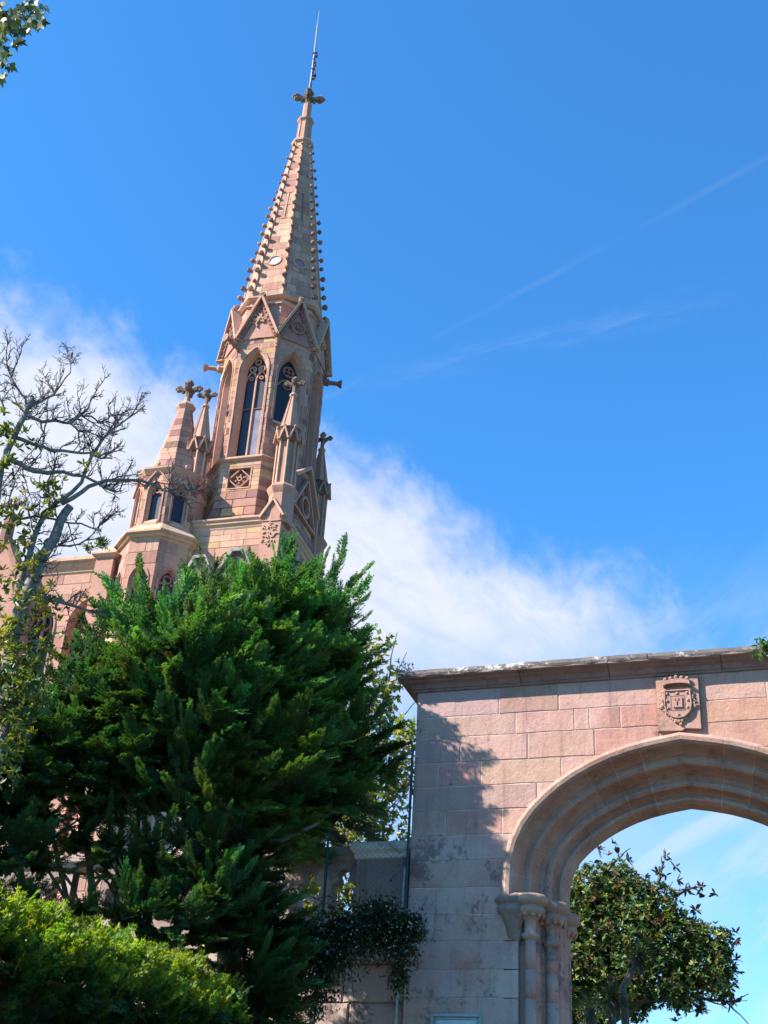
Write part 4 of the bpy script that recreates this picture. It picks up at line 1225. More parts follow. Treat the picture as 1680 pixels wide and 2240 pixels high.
# ================================================================== WIRE FENCE
fence = thing('wire_fence', 'dark green post and chain link fence against the garden wall beside the gateway', 'fence', GO, GR)
FV = -.05
for u, z0, z1 in ((-.965, 3.2, 6.45), (-.005, 4.6, 6.66)):
    mb = MB(); mb.tube([(u, FV - .02, z0), (u, FV - .02, z1)], .016, 8); mb.ball((u, FV - .02, z1), .024, (1, 1, 1), 8, 4); mb.build('post', GREEN_PAINT, fence)
mb = MB(); mb.tube([(-.06, FV, 3.0), (-.04, FV - .01, 4.9), (-.03, FV - .01, 5.3)], .014, 6); mb.build('strut', GREY_METAL, fence)
mb = MB(); mb.tube([(-.005, FV - .02, 6.6), (.05, FV + .03, 6.6)], .012, 5); mb.build('bracket', GREY_METAL, fence)
mb = MB(); st = .062
u_a, u_b, z_a, z_b = -.95, -.02, 4.5, 6.2
n1_ = int((u_b - u_a + z_b - z_a) / st)
for i in range(n1_):
    # rising
    x0_, y0_ = u_a, z_a + i * st - (u_b - u_a)
    pts = []
    for s_ in (0, 1):
        for (xa, ya, dx) in (((u_a, z_a + i * st - (u_b - u_a), 1)) if s_ == 0 else (u_b, z_a + i * st - (u_b - u_a), -1),):
            t0 = max(0, z_a - ya); t1 = min(u_b - u_a, z_b - ya)
            if t1 - t0 > .02:
                mb.tube([(xa + dx * t0, FV + .003 * s_, ya + t0), (xa + dx * t1, FV + .003 * s_, ya + t1)], .0016, 3)
mb.build('chain_link_mesh', WIRE, fence)

# ================================================================== GROUND
def ground_mat():
    m, N = new_mat('ground')
    pos = N.n('ShaderNodeNewGeometry').outputs['Position']
    c = N.mix(N.smooth(N.noise(pos, .6, 5), .4, .6), (.06, .08, .03), (.13, .11, .09))
    p = N.n('ShaderNodeBsdfPrincipled', {'Base Color': c, 'Roughness': .95}); N.n('ShaderNodeOutputMaterial', {'Surface': p}); return m
g = MB(); g.add([(-1500, -1500, 0), (1500, -1500, 0), (1500, 1500, 0), (-1500, 1500, 0)], [(0, 1, 2, 3)]); gr = g.build('ground', ground_mat()); gr['kind'] = 'structure'
g = MB(); g.add([(-30, -8, .004), (30, -8, .004), (30, 6.5, .004), (-30, 6.5, .004)], [(0, 1, 2, 3)]); rd = g.build('road', plain_mat('asphalt', (.05, .05, .052), .9, noise=.4, nscale=3)); rd['kind'] = 'structure'

# ================================================================== VEGETATION
def rot_from(dirs, ups=None, roll=None):
    """(n,3,3) matrices with x axis = dirs, z axis near ups"""
    x = dirs / np.linalg.norm(dirs, axis=1, keepdims=True)
    if ups is None: ups = np.tile(np.array([0, 0, 1.0]), (len(x), 1))
    y = np.cross(ups, x); ln = np.linalg.norm(y, axis=1, keepdims=True); ln[ln < 1e-6] = 1; y /= ln
    z = np.cross(x, y)
    if roll is not None:
        c, s = np.cos(roll)[:, None], np.sin(roll)[:, None]
        y, z = y * c + z * s, z * c - y * s
    return np.stack([x, y, z], axis=2)

def scatter(tv, tt, pos, mats, scale, tint, tl=None):
    """instances of a triangle template merged into arrays"""
    n = len(pos); k = len(tv)
    v = np.einsum('nij,kj->nki', mats, tv) * scale[:, None, None] + pos[:, None, :]
    t = tt[None, :, :] + (np.arange(n) * k)[:, None, None]
    c = np.repeat(tint[:, None, :], len(tt), axis=1)
    if tl is not None: c = c * tl[None, :, None]
    return v.reshape(-1, 3), t.reshape(-1, 3), c.reshape(-1, 3)

def merge(parts):
    V_, T_, C_ = [], [], []; o = 0
    for v, t, c in parts:
        V_.append(v); T_.append(t + o); C_.append(c); o += len(v)
    return np.concatenate(V_), np.concatenate(T_), np.concatenate(C_)

def plume_template(nt=7, seed=0, wide=.42):
    """a feathery cypress spray, unit length along x, slightly cupped"""
    r = np.random.default_rng(seed); V_ = []; T_ = []; L_ = []
    def blade(p, d, l, w, up, li, single=False):
        d = d / np.linalg.norm(d); s = np.cross(d, up); s /= (np.linalg.norm(s) + 1e-9)
        b = len(V_)
        if single:
            V_.extend([p - s * w * .5, p + s * w * .5, p + d * l]); T_.append((b, b + 1, b + 2)); L_.append(li); return
        V_.extend([p - s * w * .2, p + d * l * .45 + s * w * .5, p + d * l, p + d * l * .45 - s * w * .5])
        T_.extend([(b, b + 1, b + 2), (b, b + 2, b + 3)]); L_.extend([li, li])
    up = np.array([0, 0, 1.0])
    P = lambda t: np.array([t, .06 * math.sin(t * 3 + seed), .10 * t * t])
    blade(P(0), P(.5) - P(0), .55, .04, up, .6); blade(P(.5), P(1) - P(.5), .5, .04, up, 1.1)
    for i in range(nt):
        t = .04 + .88 * i / nt
        for sgn in (-1, 1):
            a = math.radians(r.uniform(26, 46)) * (1 - .35 * t)
            l = wide * (1 - t) ** .7 * r.uniform(.75, 1.15) + .08
            d = np.array([math.cos(a), sgn * math.sin(a), r.uniform(-.12, .3)])
            p = P(t); li = .72 + .5 * t
            blade(p, d, l, .075, up + r.normal(0, .3, 3), li)
            nn = 2 if l > .2 else 1
            for j in range(nn):
                q = p + d * l * (j + .6) / (nn + .5)
                for s2 in (-1, 1):
                    a2 = a * sgn + s2 * math.radians(r.uniform(22, 42))
                    blade(q, np.array([math.cos(a2), math.sin(a2), r.uniform(-.25, .4)]), l * .40 + .04, .055, up + r.normal(0, .5, 3), li * r.uniform(.85, 1.2), True)
    return np.array(V_), np.array(T_), np.array(L_)
PLUMES = [plume_template(6, s, w) for s, w in ((1, .27), (2, .23), (3, .31))]

def plume_cloud(pos, dirs, sizes, base, var=.25, roll=None, tint=None):
    parts = []; n = len(pos); idx = rng.integers(0, len(PLUMES), n)
    k = 1 + rng.normal(0, var, (n, 1)); hue = rng.normal(0, .10, (n, 1))
    if tint is None: tint = np.array(base)[None, :]
    tint = np.clip(tint * k * np.concatenate([1 + hue * 2.0, 1 + hue * .4, 1 - hue], axis=1), .004, 1)
    rl = rng.normal(0, .8, n) if roll is None else roll
    Ms = rot_from(dirs, None, rl)
    for q, (tv, tt, tl) in enumerate(PLUMES):
        m = idx == q
        if m.any(): parts.append(scatter(tv, tt, pos[m], Ms[m], sizes[m], tint[m], tl))
    return parts

def boughs(roots, dirs, lengths, base, n_side=7, var=.30, spread=.62, psize=.52):
    """each bough is a flattened, curved fan: a stem set with plumes that lean forward along it"""
    P_, D_, S_, T_ = [], [], [], []
    for root, d, L in zip(roots, dirs, lengths):
        d = d / np.linalg.norm(d)
        up = np.array([0, 0, 1.0]) + rng.normal(0, .45, 3); s = np.cross(d, up); s /= (np.linalg.norm(s) + 1e-9); u = np.cross(s, d)
        bend = rng.normal(0, .10, 3) + np.array([0, 0, .10])
        tone = 1 + rng.normal(0, var); hue = rng.normal(0, .09)
        tint = np.array(base) * tone * np.array([1 + 2.2 * hue, 1, 1 - hue])
        if rng.random() < .02: tint = np.array([.09, .07, .035]) * tone
        for i in range(n_side):
            t = (i + .3) / (n_side + .5)
            p = root + d * L * t + bend * L * t * t
            dd = d + 2 * bend * t
            for sg in (-1, 1):
                off = s * sg * rng.uniform(.8, 1.15) + u * rng.normal(0, .22)
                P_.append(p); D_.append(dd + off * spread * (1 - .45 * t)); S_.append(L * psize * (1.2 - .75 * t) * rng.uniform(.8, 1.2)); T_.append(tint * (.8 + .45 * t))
        for k in (.62, .82):
            P_.append(root + d * L * k + bend * L * k * k); D_.append(d + 2 * bend); S_.append(L * (1.08 - k) * .95); T_.append(tint * 1.25)
    n = len(P_)
    return plume_cloud(np.array(P_), np.array(D_), np.array(S_), base, .10, rng.normal(0, .5, n), np.array(T_))

def sphere_dirs(n):
    d = rng.normal(0, 1, (n, 3)); return d / np.linalg.norm(d, axis=1, keepdims=True)

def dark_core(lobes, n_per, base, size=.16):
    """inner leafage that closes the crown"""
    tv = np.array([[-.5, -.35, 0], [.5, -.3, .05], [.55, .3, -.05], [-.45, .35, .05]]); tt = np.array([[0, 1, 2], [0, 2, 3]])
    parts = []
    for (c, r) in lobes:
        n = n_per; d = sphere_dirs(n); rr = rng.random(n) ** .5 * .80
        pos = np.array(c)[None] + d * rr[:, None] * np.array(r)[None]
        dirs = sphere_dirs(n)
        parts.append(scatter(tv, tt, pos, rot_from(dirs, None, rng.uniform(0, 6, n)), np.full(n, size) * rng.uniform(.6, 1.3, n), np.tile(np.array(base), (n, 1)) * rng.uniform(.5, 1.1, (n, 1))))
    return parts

def lobes_from(spec):
    """(px, py, radius_px, distance[, squash]) in the photo -> world centre and radii"""
    out = []
    for s in spec:
        px, py, rp, dist = s[:4]; k = s[4] if len(s) > 4 else 1.0
        c = spot(px, py, dist); sl = (c - CAM).length
        r = rp / FPX * sl
        out.append((tuple(c), (r, r * .95, r * k)))
    return out

def conifer_foliage(lobes, density, size, base, out_bias=1.0, up=.55, sweep=(0, 0, 0), inner=200):
    pts = []; drs = []; sz = []
    for c, r in lobes:
        area = 4 * pi * r[0] * r[2]
        n = max(6, int(area * density))
        d = sphere_dirs(n)
        far = (d[:, 1] > .45) & (rng.random(n) < .75); d = d[~far]; n = len(d)
        p = np.array(c)[None] + d * np.array(r)[None] * rng.uniform(.45, .8, (n, 1))
        keep = np.ones(n, bool)
        for c2, r2 in lobes:
            if c2 == c: continue
            q = (p - np.array(c2)[None]) / np.array(r2)[None]
            keep &= ~((q ** 2).sum(1) < .22)
        p, d = p[keep], d[keep]
        dr = d * out_bias + np.array([0, 0, up])[None] + np.array(sweep)[None] + rng.normal(0, .25, p.shape)
        dr[:, 2] = np.maximum(dr[:, 2], -.2)
        pts.append(p); drs.append(dr); sz.append(rng.uniform(.6, 1.3, len(p)) * size)
    P, Dr, S = np.concatenate(pts), np.concatenate(drs), np.concatenate(sz)
    parts = boughs(P, Dr, S, base)
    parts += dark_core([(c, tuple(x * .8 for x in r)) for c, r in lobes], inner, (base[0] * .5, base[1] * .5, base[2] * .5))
    return parts

def trunk_mesh(limbs, name, mat, parent, n=7):
    mb = MB()
    for pts, r0_, r1_ in limbs:
        m = len(pts); mb.tube(pts, [r0_ + (r1_ - r0_) * i / (m - 1) for i in range(m)], n)
    return mb.build(name, mat, parent, smooth=True)

# ---- big conifer in the middle
GREEN = (.078, .18, .052)
con = thing('conifer_tree', 'largest dark green cypress, its feathery crown rising in front of the chapel tower', 'tree', spot(520, 2200, 13.7) * 1.0)
con.location.z = 0
cx_, cy_ = con.location.x, con.location.y
L1 = lobes_from([(605, 1362, 72, 13.7, 1.1), (525, 1385, 78, 13.6), (690, 1390, 52, 13.8), (440, 1408, 72, 13.5), (350, 1425, 62, 13.4),
                 (630, 1450, 110, 13.6), (530, 1480, 130, 13.4), (722, 1450, 42, 13.9), (400, 1500, 120, 13.3), (680, 1560, 80, 13.6), (590, 1590, 130, 13.4), (450, 1600, 140, 13.2),
                 (735, 1640, 52, 13.7), (670, 1690, 100, 13.5), (560, 1740, 125, 13.3), (712, 1765, 50, 13.5), (600, 1815, 55, 13.5), (480, 1760, 90, 13.0)])
def put(c, r):            # left side of the crown stands nearer the street, the right side over the wall
    d_ = Vector(c) - CAM; h = math.hypot(d_.x, d_.y); az_ = d_.x / d_.y
    D_ = 13.0 + 1.45 * min(1, max(0, (az_ + .150) / .075))
    return tuple(CAM + d_ * (D_ / h)), tuple(x * D_ / h for x in r)
L1 = [put(c, r) for c, r in L1]
L1b = lobes_from([(530, 1905, 66, 13.4), (500, 1900, 50, 12.9), (545, 2020, 75, 13.2), (575, 2120, 65, 13.2), (490, 2040, 55, 12.8), (530, 2200, 95, 12.9)])
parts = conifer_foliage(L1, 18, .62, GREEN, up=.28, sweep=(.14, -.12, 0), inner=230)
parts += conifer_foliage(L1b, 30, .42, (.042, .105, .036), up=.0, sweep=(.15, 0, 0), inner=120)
# a few long leading shoots along the outline
tips = [((715, 1290), (788, 1182)), ((720, 1330), (800, 1225)), ((640, 1280), (622, 1190)), ((560, 1290), (545, 1205)), ((460, 1310), (445, 1200)), ((740, 1390), (818, 1348)), ((745, 1350), (812, 1300)), ((760, 1460), (840, 1405)), ((770, 1580), (855, 1500)), ((690, 1290), (706, 1215)), ((420, 1340), (412, 1255)), ((330, 1390), (315, 1300)), ((790, 1660), (862, 1580)), ((610, 1270), (596, 1195)), ((780, 1720), (850, 1680)), ((500, 1300), (490, 1225)), ((375, 1350), (360, 1270))]
rt, dr, ln = [], [], []
for a, b in tips:
    td_ = 14.45 if a[0] > 590 else 13.4; A_, B_ = spot(*a, td_), spot(*b, td_); dd = B_ - A_
    rt.append(np.array(A_)); dr.append(np.array(dd)); ln.append(dd.length)
    for q in range(3):
        rt.append(np.array(A_) + rng.normal(0, .12, 3)); dr.append(np.array(dd.normalized()) + rng.normal(0, .22, 3)); ln.append(dd.length * rng.uniform(.5, .8))
parts += boughs(rt, dr, ln, GREEN, 9, spread=.6, psize=.30)
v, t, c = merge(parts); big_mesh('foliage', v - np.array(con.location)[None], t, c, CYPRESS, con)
def rel(o, pts): return [tuple(Vector(p) - o.location) for p in pts]
limbs = [(rel(con, [(cx_, cy_, 0), spot(515, 1900, 13.7), spot(545, 1600, 13.7), spot(590, 1350, 13.7)]), .15, .04)]
for (a, b) in (((520, 1800), (700, 1600)), ((530, 1700), (400, 1500)), ((540, 1650), (680, 1450)), ((535, 1600), (480, 1400)), ((520, 1850), (700, 1800))):
    limbs.append((rel(con, [spot(*a, 13.7), spot((a[0] + b[0]) / 2, (a[1] + b[1]) / 2 + 15, 13.6), spot(*b, 13.5)]), .05, .015))
trunk_mesh(limbs, 'trunk', BARK, con)
# bright outer boughs hanging over the hedge, in the sun
# ---- left conifer
con2 = thing('conifer_tree', 'second dark cypress at the left edge, open below with bare trunks before the wall', 'tree', spot(180, 2200, 13.0)); con2.location.z = 0
L2 = lobes_from([(262, 1480, 100, 13.4), (180, 1560, 110, 13.2), (90, 1600, 110, 13.0), (10, 1640, 110, 12.9), (-150, 1620, 120, 12.9), (-170, 1800, 120, 12.9), (-300, 1750, 130, 12.7), (-150, 1950, 110, 12.9), (300, 1590, 130, 13.0), (200, 1660, 110, 12.9), (90, 1700, 90, 12.9), (-40, 1720, 90, 12.8), (330, 1700, 110, 12.9), (400, 1740, 70, 12.7), (250, 1740, 60, 12.7)])  # unseen lobes beyond the left edge are added to shade the garden wall
L2b = lobes_from([(85, 1885, 26, 12.6), (60, 1965, 36, 12.5), (235, 1860, 30, 12.6), (275, 1925, 30, 12.6), (170, 1845, 22, 12.8), (330, 1880, 40, 12.6), (90, 1795, 26, 12.8), (200, 1790, 30, 12.8), (180, 2000, 22, 12.4), (430, 1880, 58, 12.6), (455, 1960, 50, 12.4), (350, 1960, 50, 12.6), (300, 2010, 55, 12.3), (400, 2030, 62, 12.3), (20, 1880, 50, 12.6), (30, 1780, 42, 12.8)])
parts = conifer_foliage(L2, 12, .48, (.055, .125, .042), up=.15, sweep=(.15, 0, 0), inner=160)
parts += conifer_foliage(L2b, 38, .34, (.05, .11, .036), up=.3, sweep=(.2, 0, 0), inner=30)
# sunlit sprays standing off the crown
sp_spots = [(360, 1560, 330, 1490), (370, 1620, 345, 1540), (390, 1680, 360, 1600), (420, 1700, 440, 1630), (520, 1530, 500, 1470), (500, 1600, 470, 1540), (540, 1620, 560, 1560), (620, 1600, 640, 1540), (430, 1760, 400, 1700), (470, 1800, 455, 1740), (480, 1870, 470, 1800), (485, 1930, 470, 1880), (480, 1990, 470, 1940), (650, 1660, 700, 1600), (640, 1700, 690, 1660), (300, 1690, 270, 1640), (560, 1700, 620, 1660), (450, 1560, 470, 1500), (340, 1760, 300, 1710), (150, 1640, 120, 1590)]
rt, dr, ln = [], [], []
for (ax, ay, bx, by) in sp_spots:
    A_, B_ = spot(ax, ay, 12.55), spot(bx, by, 12.35); dd = B_ - A_
    for q in range(4):
        rt.append(np.array(A_.lerp(B_, rng.uniform(0, .4))) + rng.normal(0, .08, 3)); dr.append(np.array(dd.normalized()) + rng.normal(0, .3, 3)); ln.append(dd.length * rng.uniform(.7, 1.2) + .12)
parts += boughs(rt, dr, ln, (.062, .13, .035), 7, spread=.5, psize=.42)
v, t, c = merge(parts); big_mesh('foliage', v - np.array(con2.location)[None], t, c, CYPRESS, con2)
limbs = []
for x0_, x1_, x2_, r in ((215, 190, 170, .05), (165, 120, 60, .035), (250, 262, 280, .04), (305, 300, 310, .035), (60, 40, 20, .045)):
    limbs.append((rel(con2, [(spot(x0_, 2100, 13)[0], spot(x0_, 2100, 13)[1], 0), spot(x0_, 2050, 13.0), spot(x1_, 1850, 13.0), spot(x2_, 1620, 13.1)]), r, r * .55))
for a, b in (((170, 2010), (20, 1800)), ((200, 1950), (330, 1760)), ((230, 1900), (90, 1760)), ((60, 1880), (190, 1780)), ((240, 2020), (340, 1930)), ((130, 1900), (180, 2000)), ((30, 1850), (150, 1790)), ((262, 1980), (200, 1900))):
    limbs.append((rel(con2, [spot(*a, 12.9), spot((a[0] + b[0]) / 2 + 6, (a[1] + b[1]) / 2 - 8, 12.9), spot(*b, 12.9)]), .02, .008))
trunk_mesh(limbs, 'trunk', BARK, con2)

# ---- clipped hedge along the street, lower left
hedge = thing('conifer_hedge', 'clipped cypress hedge along the bottom left, its top edge glowing yellow green in the sun', 'hedge', spot(240, 2240, 10.6)); hedge.location.z = 0
hp, hd, hs = [], [], []
HA, HB = spot(-60, 1962, 9.3), spot(515, 2165, 12.0)
def hedge_pt(s, back, z): 
    p = HA.lerp(HB, s); dxy = Vector((HB.x - HA.x, HB.y - HA.y, 0)).normalized(); nrm = Vector((-dxy.y, dxy.x, 0))   # away from the street
    return Vector((p.x, p.y, z)) + nrm * back
HZ = lambda s: (HA.z + (HB.z - HA.z) * s)
n = 2700
for i in range(n):                       # rounded, leaning top
    s = rng.uniform(-.25, 1.02); q = rng.random()
    b = .02 + .62 * q ** 1.3; z = HZ(s) - .40 * (1 - q) ** 1.5 + .05 * math.sin(s * 23) + .04 * math.sin(s * 57 + b * 9) + rng.normal(0, .03)
    if rng.random() < .25: b = rng.uniform(.6, 1.1); z = HZ(s) + rng.normal(-.03, .03)
    p = hedge_pt(s, b, z); hp.append(tuple(p)); hd.append((rng.normal(.55, .35), rng.normal(-.25, .35), .65)); hs.append(rng.uniform(.18, .36))
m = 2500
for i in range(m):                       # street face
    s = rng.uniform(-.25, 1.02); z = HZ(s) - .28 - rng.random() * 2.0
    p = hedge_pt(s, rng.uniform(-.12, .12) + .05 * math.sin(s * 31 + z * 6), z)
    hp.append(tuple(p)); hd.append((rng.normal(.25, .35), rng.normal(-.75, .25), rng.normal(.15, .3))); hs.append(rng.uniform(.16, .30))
for i in range(900):                     # end face by the wall
    p = hedge_pt(1.02, rng.uniform(0, 1.1), HZ(1.0) - rng.random() * 2.2); hp.append(tuple(p)); hd.append((.8, rng.normal(-.4, .3), rng.normal(.3, .3))); hs.append(rng.uniform(.14, .26))
nh0 = len(hp)
for i in range(70):
    s = rng.uniform(-.25, 1.02); p = hedge_pt(s, rng.uniform(.15, .7), HZ(s) - .08); hp.append(tuple(p)); hd.append((rng.normal(.6, .3), rng.normal(-.2, .2), .8)); hs.append(rng.uniform(.26, .42))
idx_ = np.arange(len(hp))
htint = np.where(((idx_ < 2700) | (idx_ >= nh0))[:, None], np.array([[.19, .27, .032]]), np.array([[.034, .078, .024]]))  # sunlit top and shaded faces are painted into the plume tints
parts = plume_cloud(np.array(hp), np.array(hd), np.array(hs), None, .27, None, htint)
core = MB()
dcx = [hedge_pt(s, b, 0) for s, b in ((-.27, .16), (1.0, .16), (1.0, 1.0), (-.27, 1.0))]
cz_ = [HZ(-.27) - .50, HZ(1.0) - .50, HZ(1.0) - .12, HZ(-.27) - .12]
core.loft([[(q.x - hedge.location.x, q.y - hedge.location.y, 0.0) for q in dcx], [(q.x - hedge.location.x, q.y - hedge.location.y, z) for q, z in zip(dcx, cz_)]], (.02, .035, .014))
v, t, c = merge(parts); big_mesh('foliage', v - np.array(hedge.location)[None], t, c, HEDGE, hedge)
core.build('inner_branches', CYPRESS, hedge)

# ---- broadleaf helpers
LT = np.array([[0, 0, 0], [.35, .15, .05], [.75, .13, .02], [1.0, 0, -.08], [.75, -.13, .02], [.35, -.15, .05], [.5, 0, -.02]]); LTT = np.array([[0, 1, 6], [1, 2, 6], [2, 3, 6], [3, 4, 6], [4, 5, 6], [5, 0, 6]])
LT4 = np.array([[0, 0, 0], [.45, .19, .06], [1.0, 0, -.06], [.45, -.19, .06]]); LTT4 = np.array([[0, 1, 2], [0, 2, 3]])
MAPLE = np.array([[0, 0, 0], [.1, .28, .03], [.42, .52, 0], [.48, .2, .04], [1.0, 0, -.05], [.48, -.2, .04], [.42, -.52, 0], [.1, -.28, .03]]); MAPT = np.array([[0, 1, 3], [1, 2, 3], [0, 3, 5], [3, 4, 5], [0, 5, 7], [5, 6, 7]])
def leaf_tints(n, cols, var=.2):
    cols = np.array(cols); c = cols[rng.integers(0, len(cols), n)]
    return np.clip(c * (1 + rng.normal(0, var, (n, 1))), .004, 1)
def leaf_cloud(pos, dirs, size, cols, tmpl=(LT4, LTT4), var=.22):
    n = len(pos)
    return scatter(tmpl[0], tmpl[1], pos, rot_from(dirs, None, rng.normal(0, .9, n)), size, leaf_tints(n, cols, var))
def rosettes(centres, axes, k, size, cols, spread=.9, tmpl=(LT, LTT)):
    """k leaves fanned round each shoot tip"""
    n = len(centres); P = np.repeat(centres, k, axis=0); A_ = np.repeat(axes / np.linalg.norm(axes, axis=1, keepdims=True), k, axis=0)
    r = sphere_dirs(n * k); r -= A_ * (r * A_).sum(1, keepdims=True); r /= (np.linalg.norm(r, axis=1, keepdims=True) + 1e-9)
    d = A_ * rng.uniform(.15, .9, (n * k, 1)) + r * spread
    tint = np.repeat(leaf_tints(n, cols, .2), k, axis=0) * (1 + rng.normal(0, .12, (n * k, 1)))
    return scatter(tmpl[0], tmpl[1], P, rot_from(d, A_, rng.normal(0, .3, n * k)), rng.uniform(.75, 1.2, n * k) * size, np.clip(tint, .004, 1))
def lobe_points(lobes, dens, inner=.45):
    ps, ds = [], []
    for c, r in lobes:
        n = int(4 * pi * r[0] * r[2] * dens); d = sphere_dirs(n)
        p = np.array(c)[None] + d * np.array(r)[None] * rng.uniform(inner, 1.0, (n, 1)) ** .6
        ps.append(p); ds.append(d)
    return np.concatenate(ps), np.concatenate(ds)

# ---- deciduous tree behind the wall
dec_t = thing('plane_tree', 'loose deciduous tree with yellowing leaves between the conifer and the gateway', 'tree', spot(800, 2200, 17.5)); dec_t.location.z = 0
LD = lobes_from([(800, 1450, 55, 17.5), (840, 1400, 22, 17.5), (760, 1500, 60, 17.5), (830, 1530, 42, 17.5), (865, 1490, 20, 17.5), (850, 1620, 58, 17.5), (790, 1640, 70, 17.5), (880, 1700, 42, 17.5), (830, 1750, 70, 17.5), (890, 1590, 25, 17.0), (770, 1800, 70, 17.5), (860, 1840, 50, 17.5), (720, 1950, 70, 17.5), (800, 1930, 60, 17.5), (680, 1900, 50, 17.5), (885, 1470, 18, 17.0)])
p, d = lobe_points(LD, 200, .1)
cell = np.abs(np.sin(np.floor(p / .35) @ np.array([12.9, 78.2, 37.7]) * 4375.5)); keep = cell > .22
p, d = p[keep], d[keep]
lf = leaf_cloud(p, d + np.array([0, 0, -.2]) + rng.normal(0, .7, p.shape), rng.uniform(.07, .12, len(p)), [(.18, .24, .05), (.15, .21, .05), (.30, .30, .05), (.11, .18, .05), (.36, .30, .06), (.26, .17, .06)], (MAPLE, MAPT))
v, t, c = lf; big_mesh('crown', v - np.array(dec_t.location)[None], t, c, LEAF, dec_t)
def twiggy(start, end, r, n, depth, acc, gravity=.0, spread=.6, up=.25, wob=.06):
    """a crooked limb with recursive side twigs"""
    A_, B_ = Vector(start), Vector(end); L = (B_ - A_).length; pts = [A_]
    k = max(3, n); off = Vector((0, 0, 0))
    for i in range(1, k + 1):
        t = i / k; off = off + Vector(rng.normal(0, wob * L / k * 1.6, 3)); pts.append(A_.lerp(B_, t) + off * (1 - t * .3))
    acc.append(([tuple(p) for p in pts], r, r * .45))
    if depth <= 0: return
    for i in range(1, len(pts)):
        for q in range(2 if depth > 1 else 1 + (rng.random() < .5)):
            if rng.random() < .82:
                d = (pts[i] - pts[i - 1]).normalized(); s = Vector(sphere_dirs(1)[0]); s = (s - d * s.dot(d)).normalized()
                dd = (d * rng.uniform(.4, .9) + s * spread * rng.uniform(.7, 1.3) + Vector((0, 0, up))).normalized()
                ll = L * rng.uniform(.22, .5)
                twiggy(pts[i - 1].lerp(pts[i], rng.random()), pts[i - 1].lerp(pts[i], rng.random()) + dd * ll, r * .5, 3, depth - 1, acc, gravity, spread, up, wob)
def from_ends(acc):   # tips of thin twigs
    return [(a[0][-1], Vector(a[0][-1]) - Vector(a[0][-2])) for a in acc]
acc = []
base = dec_t.location
for (a, b) in (((800, 1900), (850, 1480)), ((810, 1850), (790, 1500)), ((820, 1800), (890, 1620)), ((790, 1950), (730, 1800)), ((800, 1800), (760, 1600))):
    twiggy(spot(*a, 17.5), spot(*b, 17.5), .03, 6, 1, acc)
acc.append(([tuple(base), tuple(spot(800, 1950, 17.5)), tuple(spot(805, 1850, 17.5))], .12, .06))
trunk_mesh([(rel(dec_t, a), b, c_) for a, b, c_ in acc], 'trunk', BARK, dec_t, 5)

# ---- magnolia seen through the arch
mag = thing('magnolia_tree', 'dark glossy magnolia with rusty leaf undersides seen through the arch', 'tree', spot(1290, 2420, 21)); mag.location.z = 0
LM = lobes_from([(1290, 1950, 60, 21), (1350, 1935, 50, 21), (1300, 2030, 80, 21), (1385, 1975, 55, 21), (1440, 1985, 48, 21), (1380, 2050, 80, 21), (1470, 2060, 66, 21), (1510, 2050, 40, 21.2), (1560, 2060, 38, 21), (1540, 2110, 55, 21), (1450, 2130, 66, 21), (1360, 2130, 75, 21), (1290, 2120, 70, 21), (1570, 2150, 35, 21), (1290, 2210, 60, 21), (1500, 2170, 40, 21), (1390, 2190, 40, 21.2), (1240, 2000, 70, 21), (1230, 2120, 80, 21), (1190, 2200, 80, 21), (1575, 2100, 25, 21)])
p, d = lobe_points(LM, 150, .3)
M_COL = [(.08, .15, .04), (.095, .17, .044), (.065, .13, .035), (.15, .20, .035), (.17, .11, .04), (.09, .15, .035), (.22, .24, .045), (.07, .12, .03)]
parts = [rosettes(p, d + np.array([0, 0, .5]) + rng.normal(0, .4, p.shape), 7, .088, M_COL, .9, (LT4, LTT4))]
# stray sprigs beyond the crown
spr = [(1310, 1865), (1330, 1872), (1352, 1868), (1375, 1880), (1455, 1882), (1442, 1907), (1535, 1940), (1528, 1955), (1480, 1925), (1512, 1990), (1500, 1945), (1440, 1912), (1590, 2045), (1600, 2100), (1620, 2190), (1605, 2185), (1535, 2205), (1415, 2212), (1480, 2222), (1475, 2200), (1460, 2180), (1525, 2180), (1575, 2180), (1600, 2115), (1585, 2070), (1470, 1950), (1420, 1935), (1530, 2208), (1605, 2120)]
sp = np.array([tuple(spot(a, b, 21)) for a, b in spr]); sp2 = np.concatenate([sp, sp + rng.normal(0, .09, sp.shape)])
parts.append(rosettes(sp2, rng.normal(0, .5, sp2.shape) + np.array([.3, 0, .5]), 7, .125, [(.05, .05, .025), (.07, .045, .03), (.04, .06, .02)]))
v, t, c = merge(parts); big_mesh('crown', v - np.array(mag.location)[None], t, c, MAGNOLIA, mag)
acc = []
acc.append(([tuple(mag.location), tuple(spot(1285, 2300, 21)), tuple(spot(1330, 2225, 21)), tuple(spot(1390, 2195, 21)), tuple(spot(1460, 2150, 21))], .20, .06))
for a, b in (((1460, 2150), (1570, 2070)), ((1400, 2190), (1500, 2190)), ((1440, 2160), (1520, 2040)), ((1330, 2225), (1340, 2000)), ((1390, 2190), (1420, 2000)), ((1500, 2185), (1625, 2192)), ((1460, 2165), (1590, 2170)), ((1470, 1960), (1530, 1942)), ((1440, 1930), (1455, 1885)), ((1310, 1930), (1360, 1872))):
    twiggy(spot(*a, 21), spot(*b, 21), .03, 6, 1, acc, wob=.1)
trunk_mesh([(rel(mag, a), b, c_) for a, b, c_ in acc], 'trunk', BARK, mag, 6)

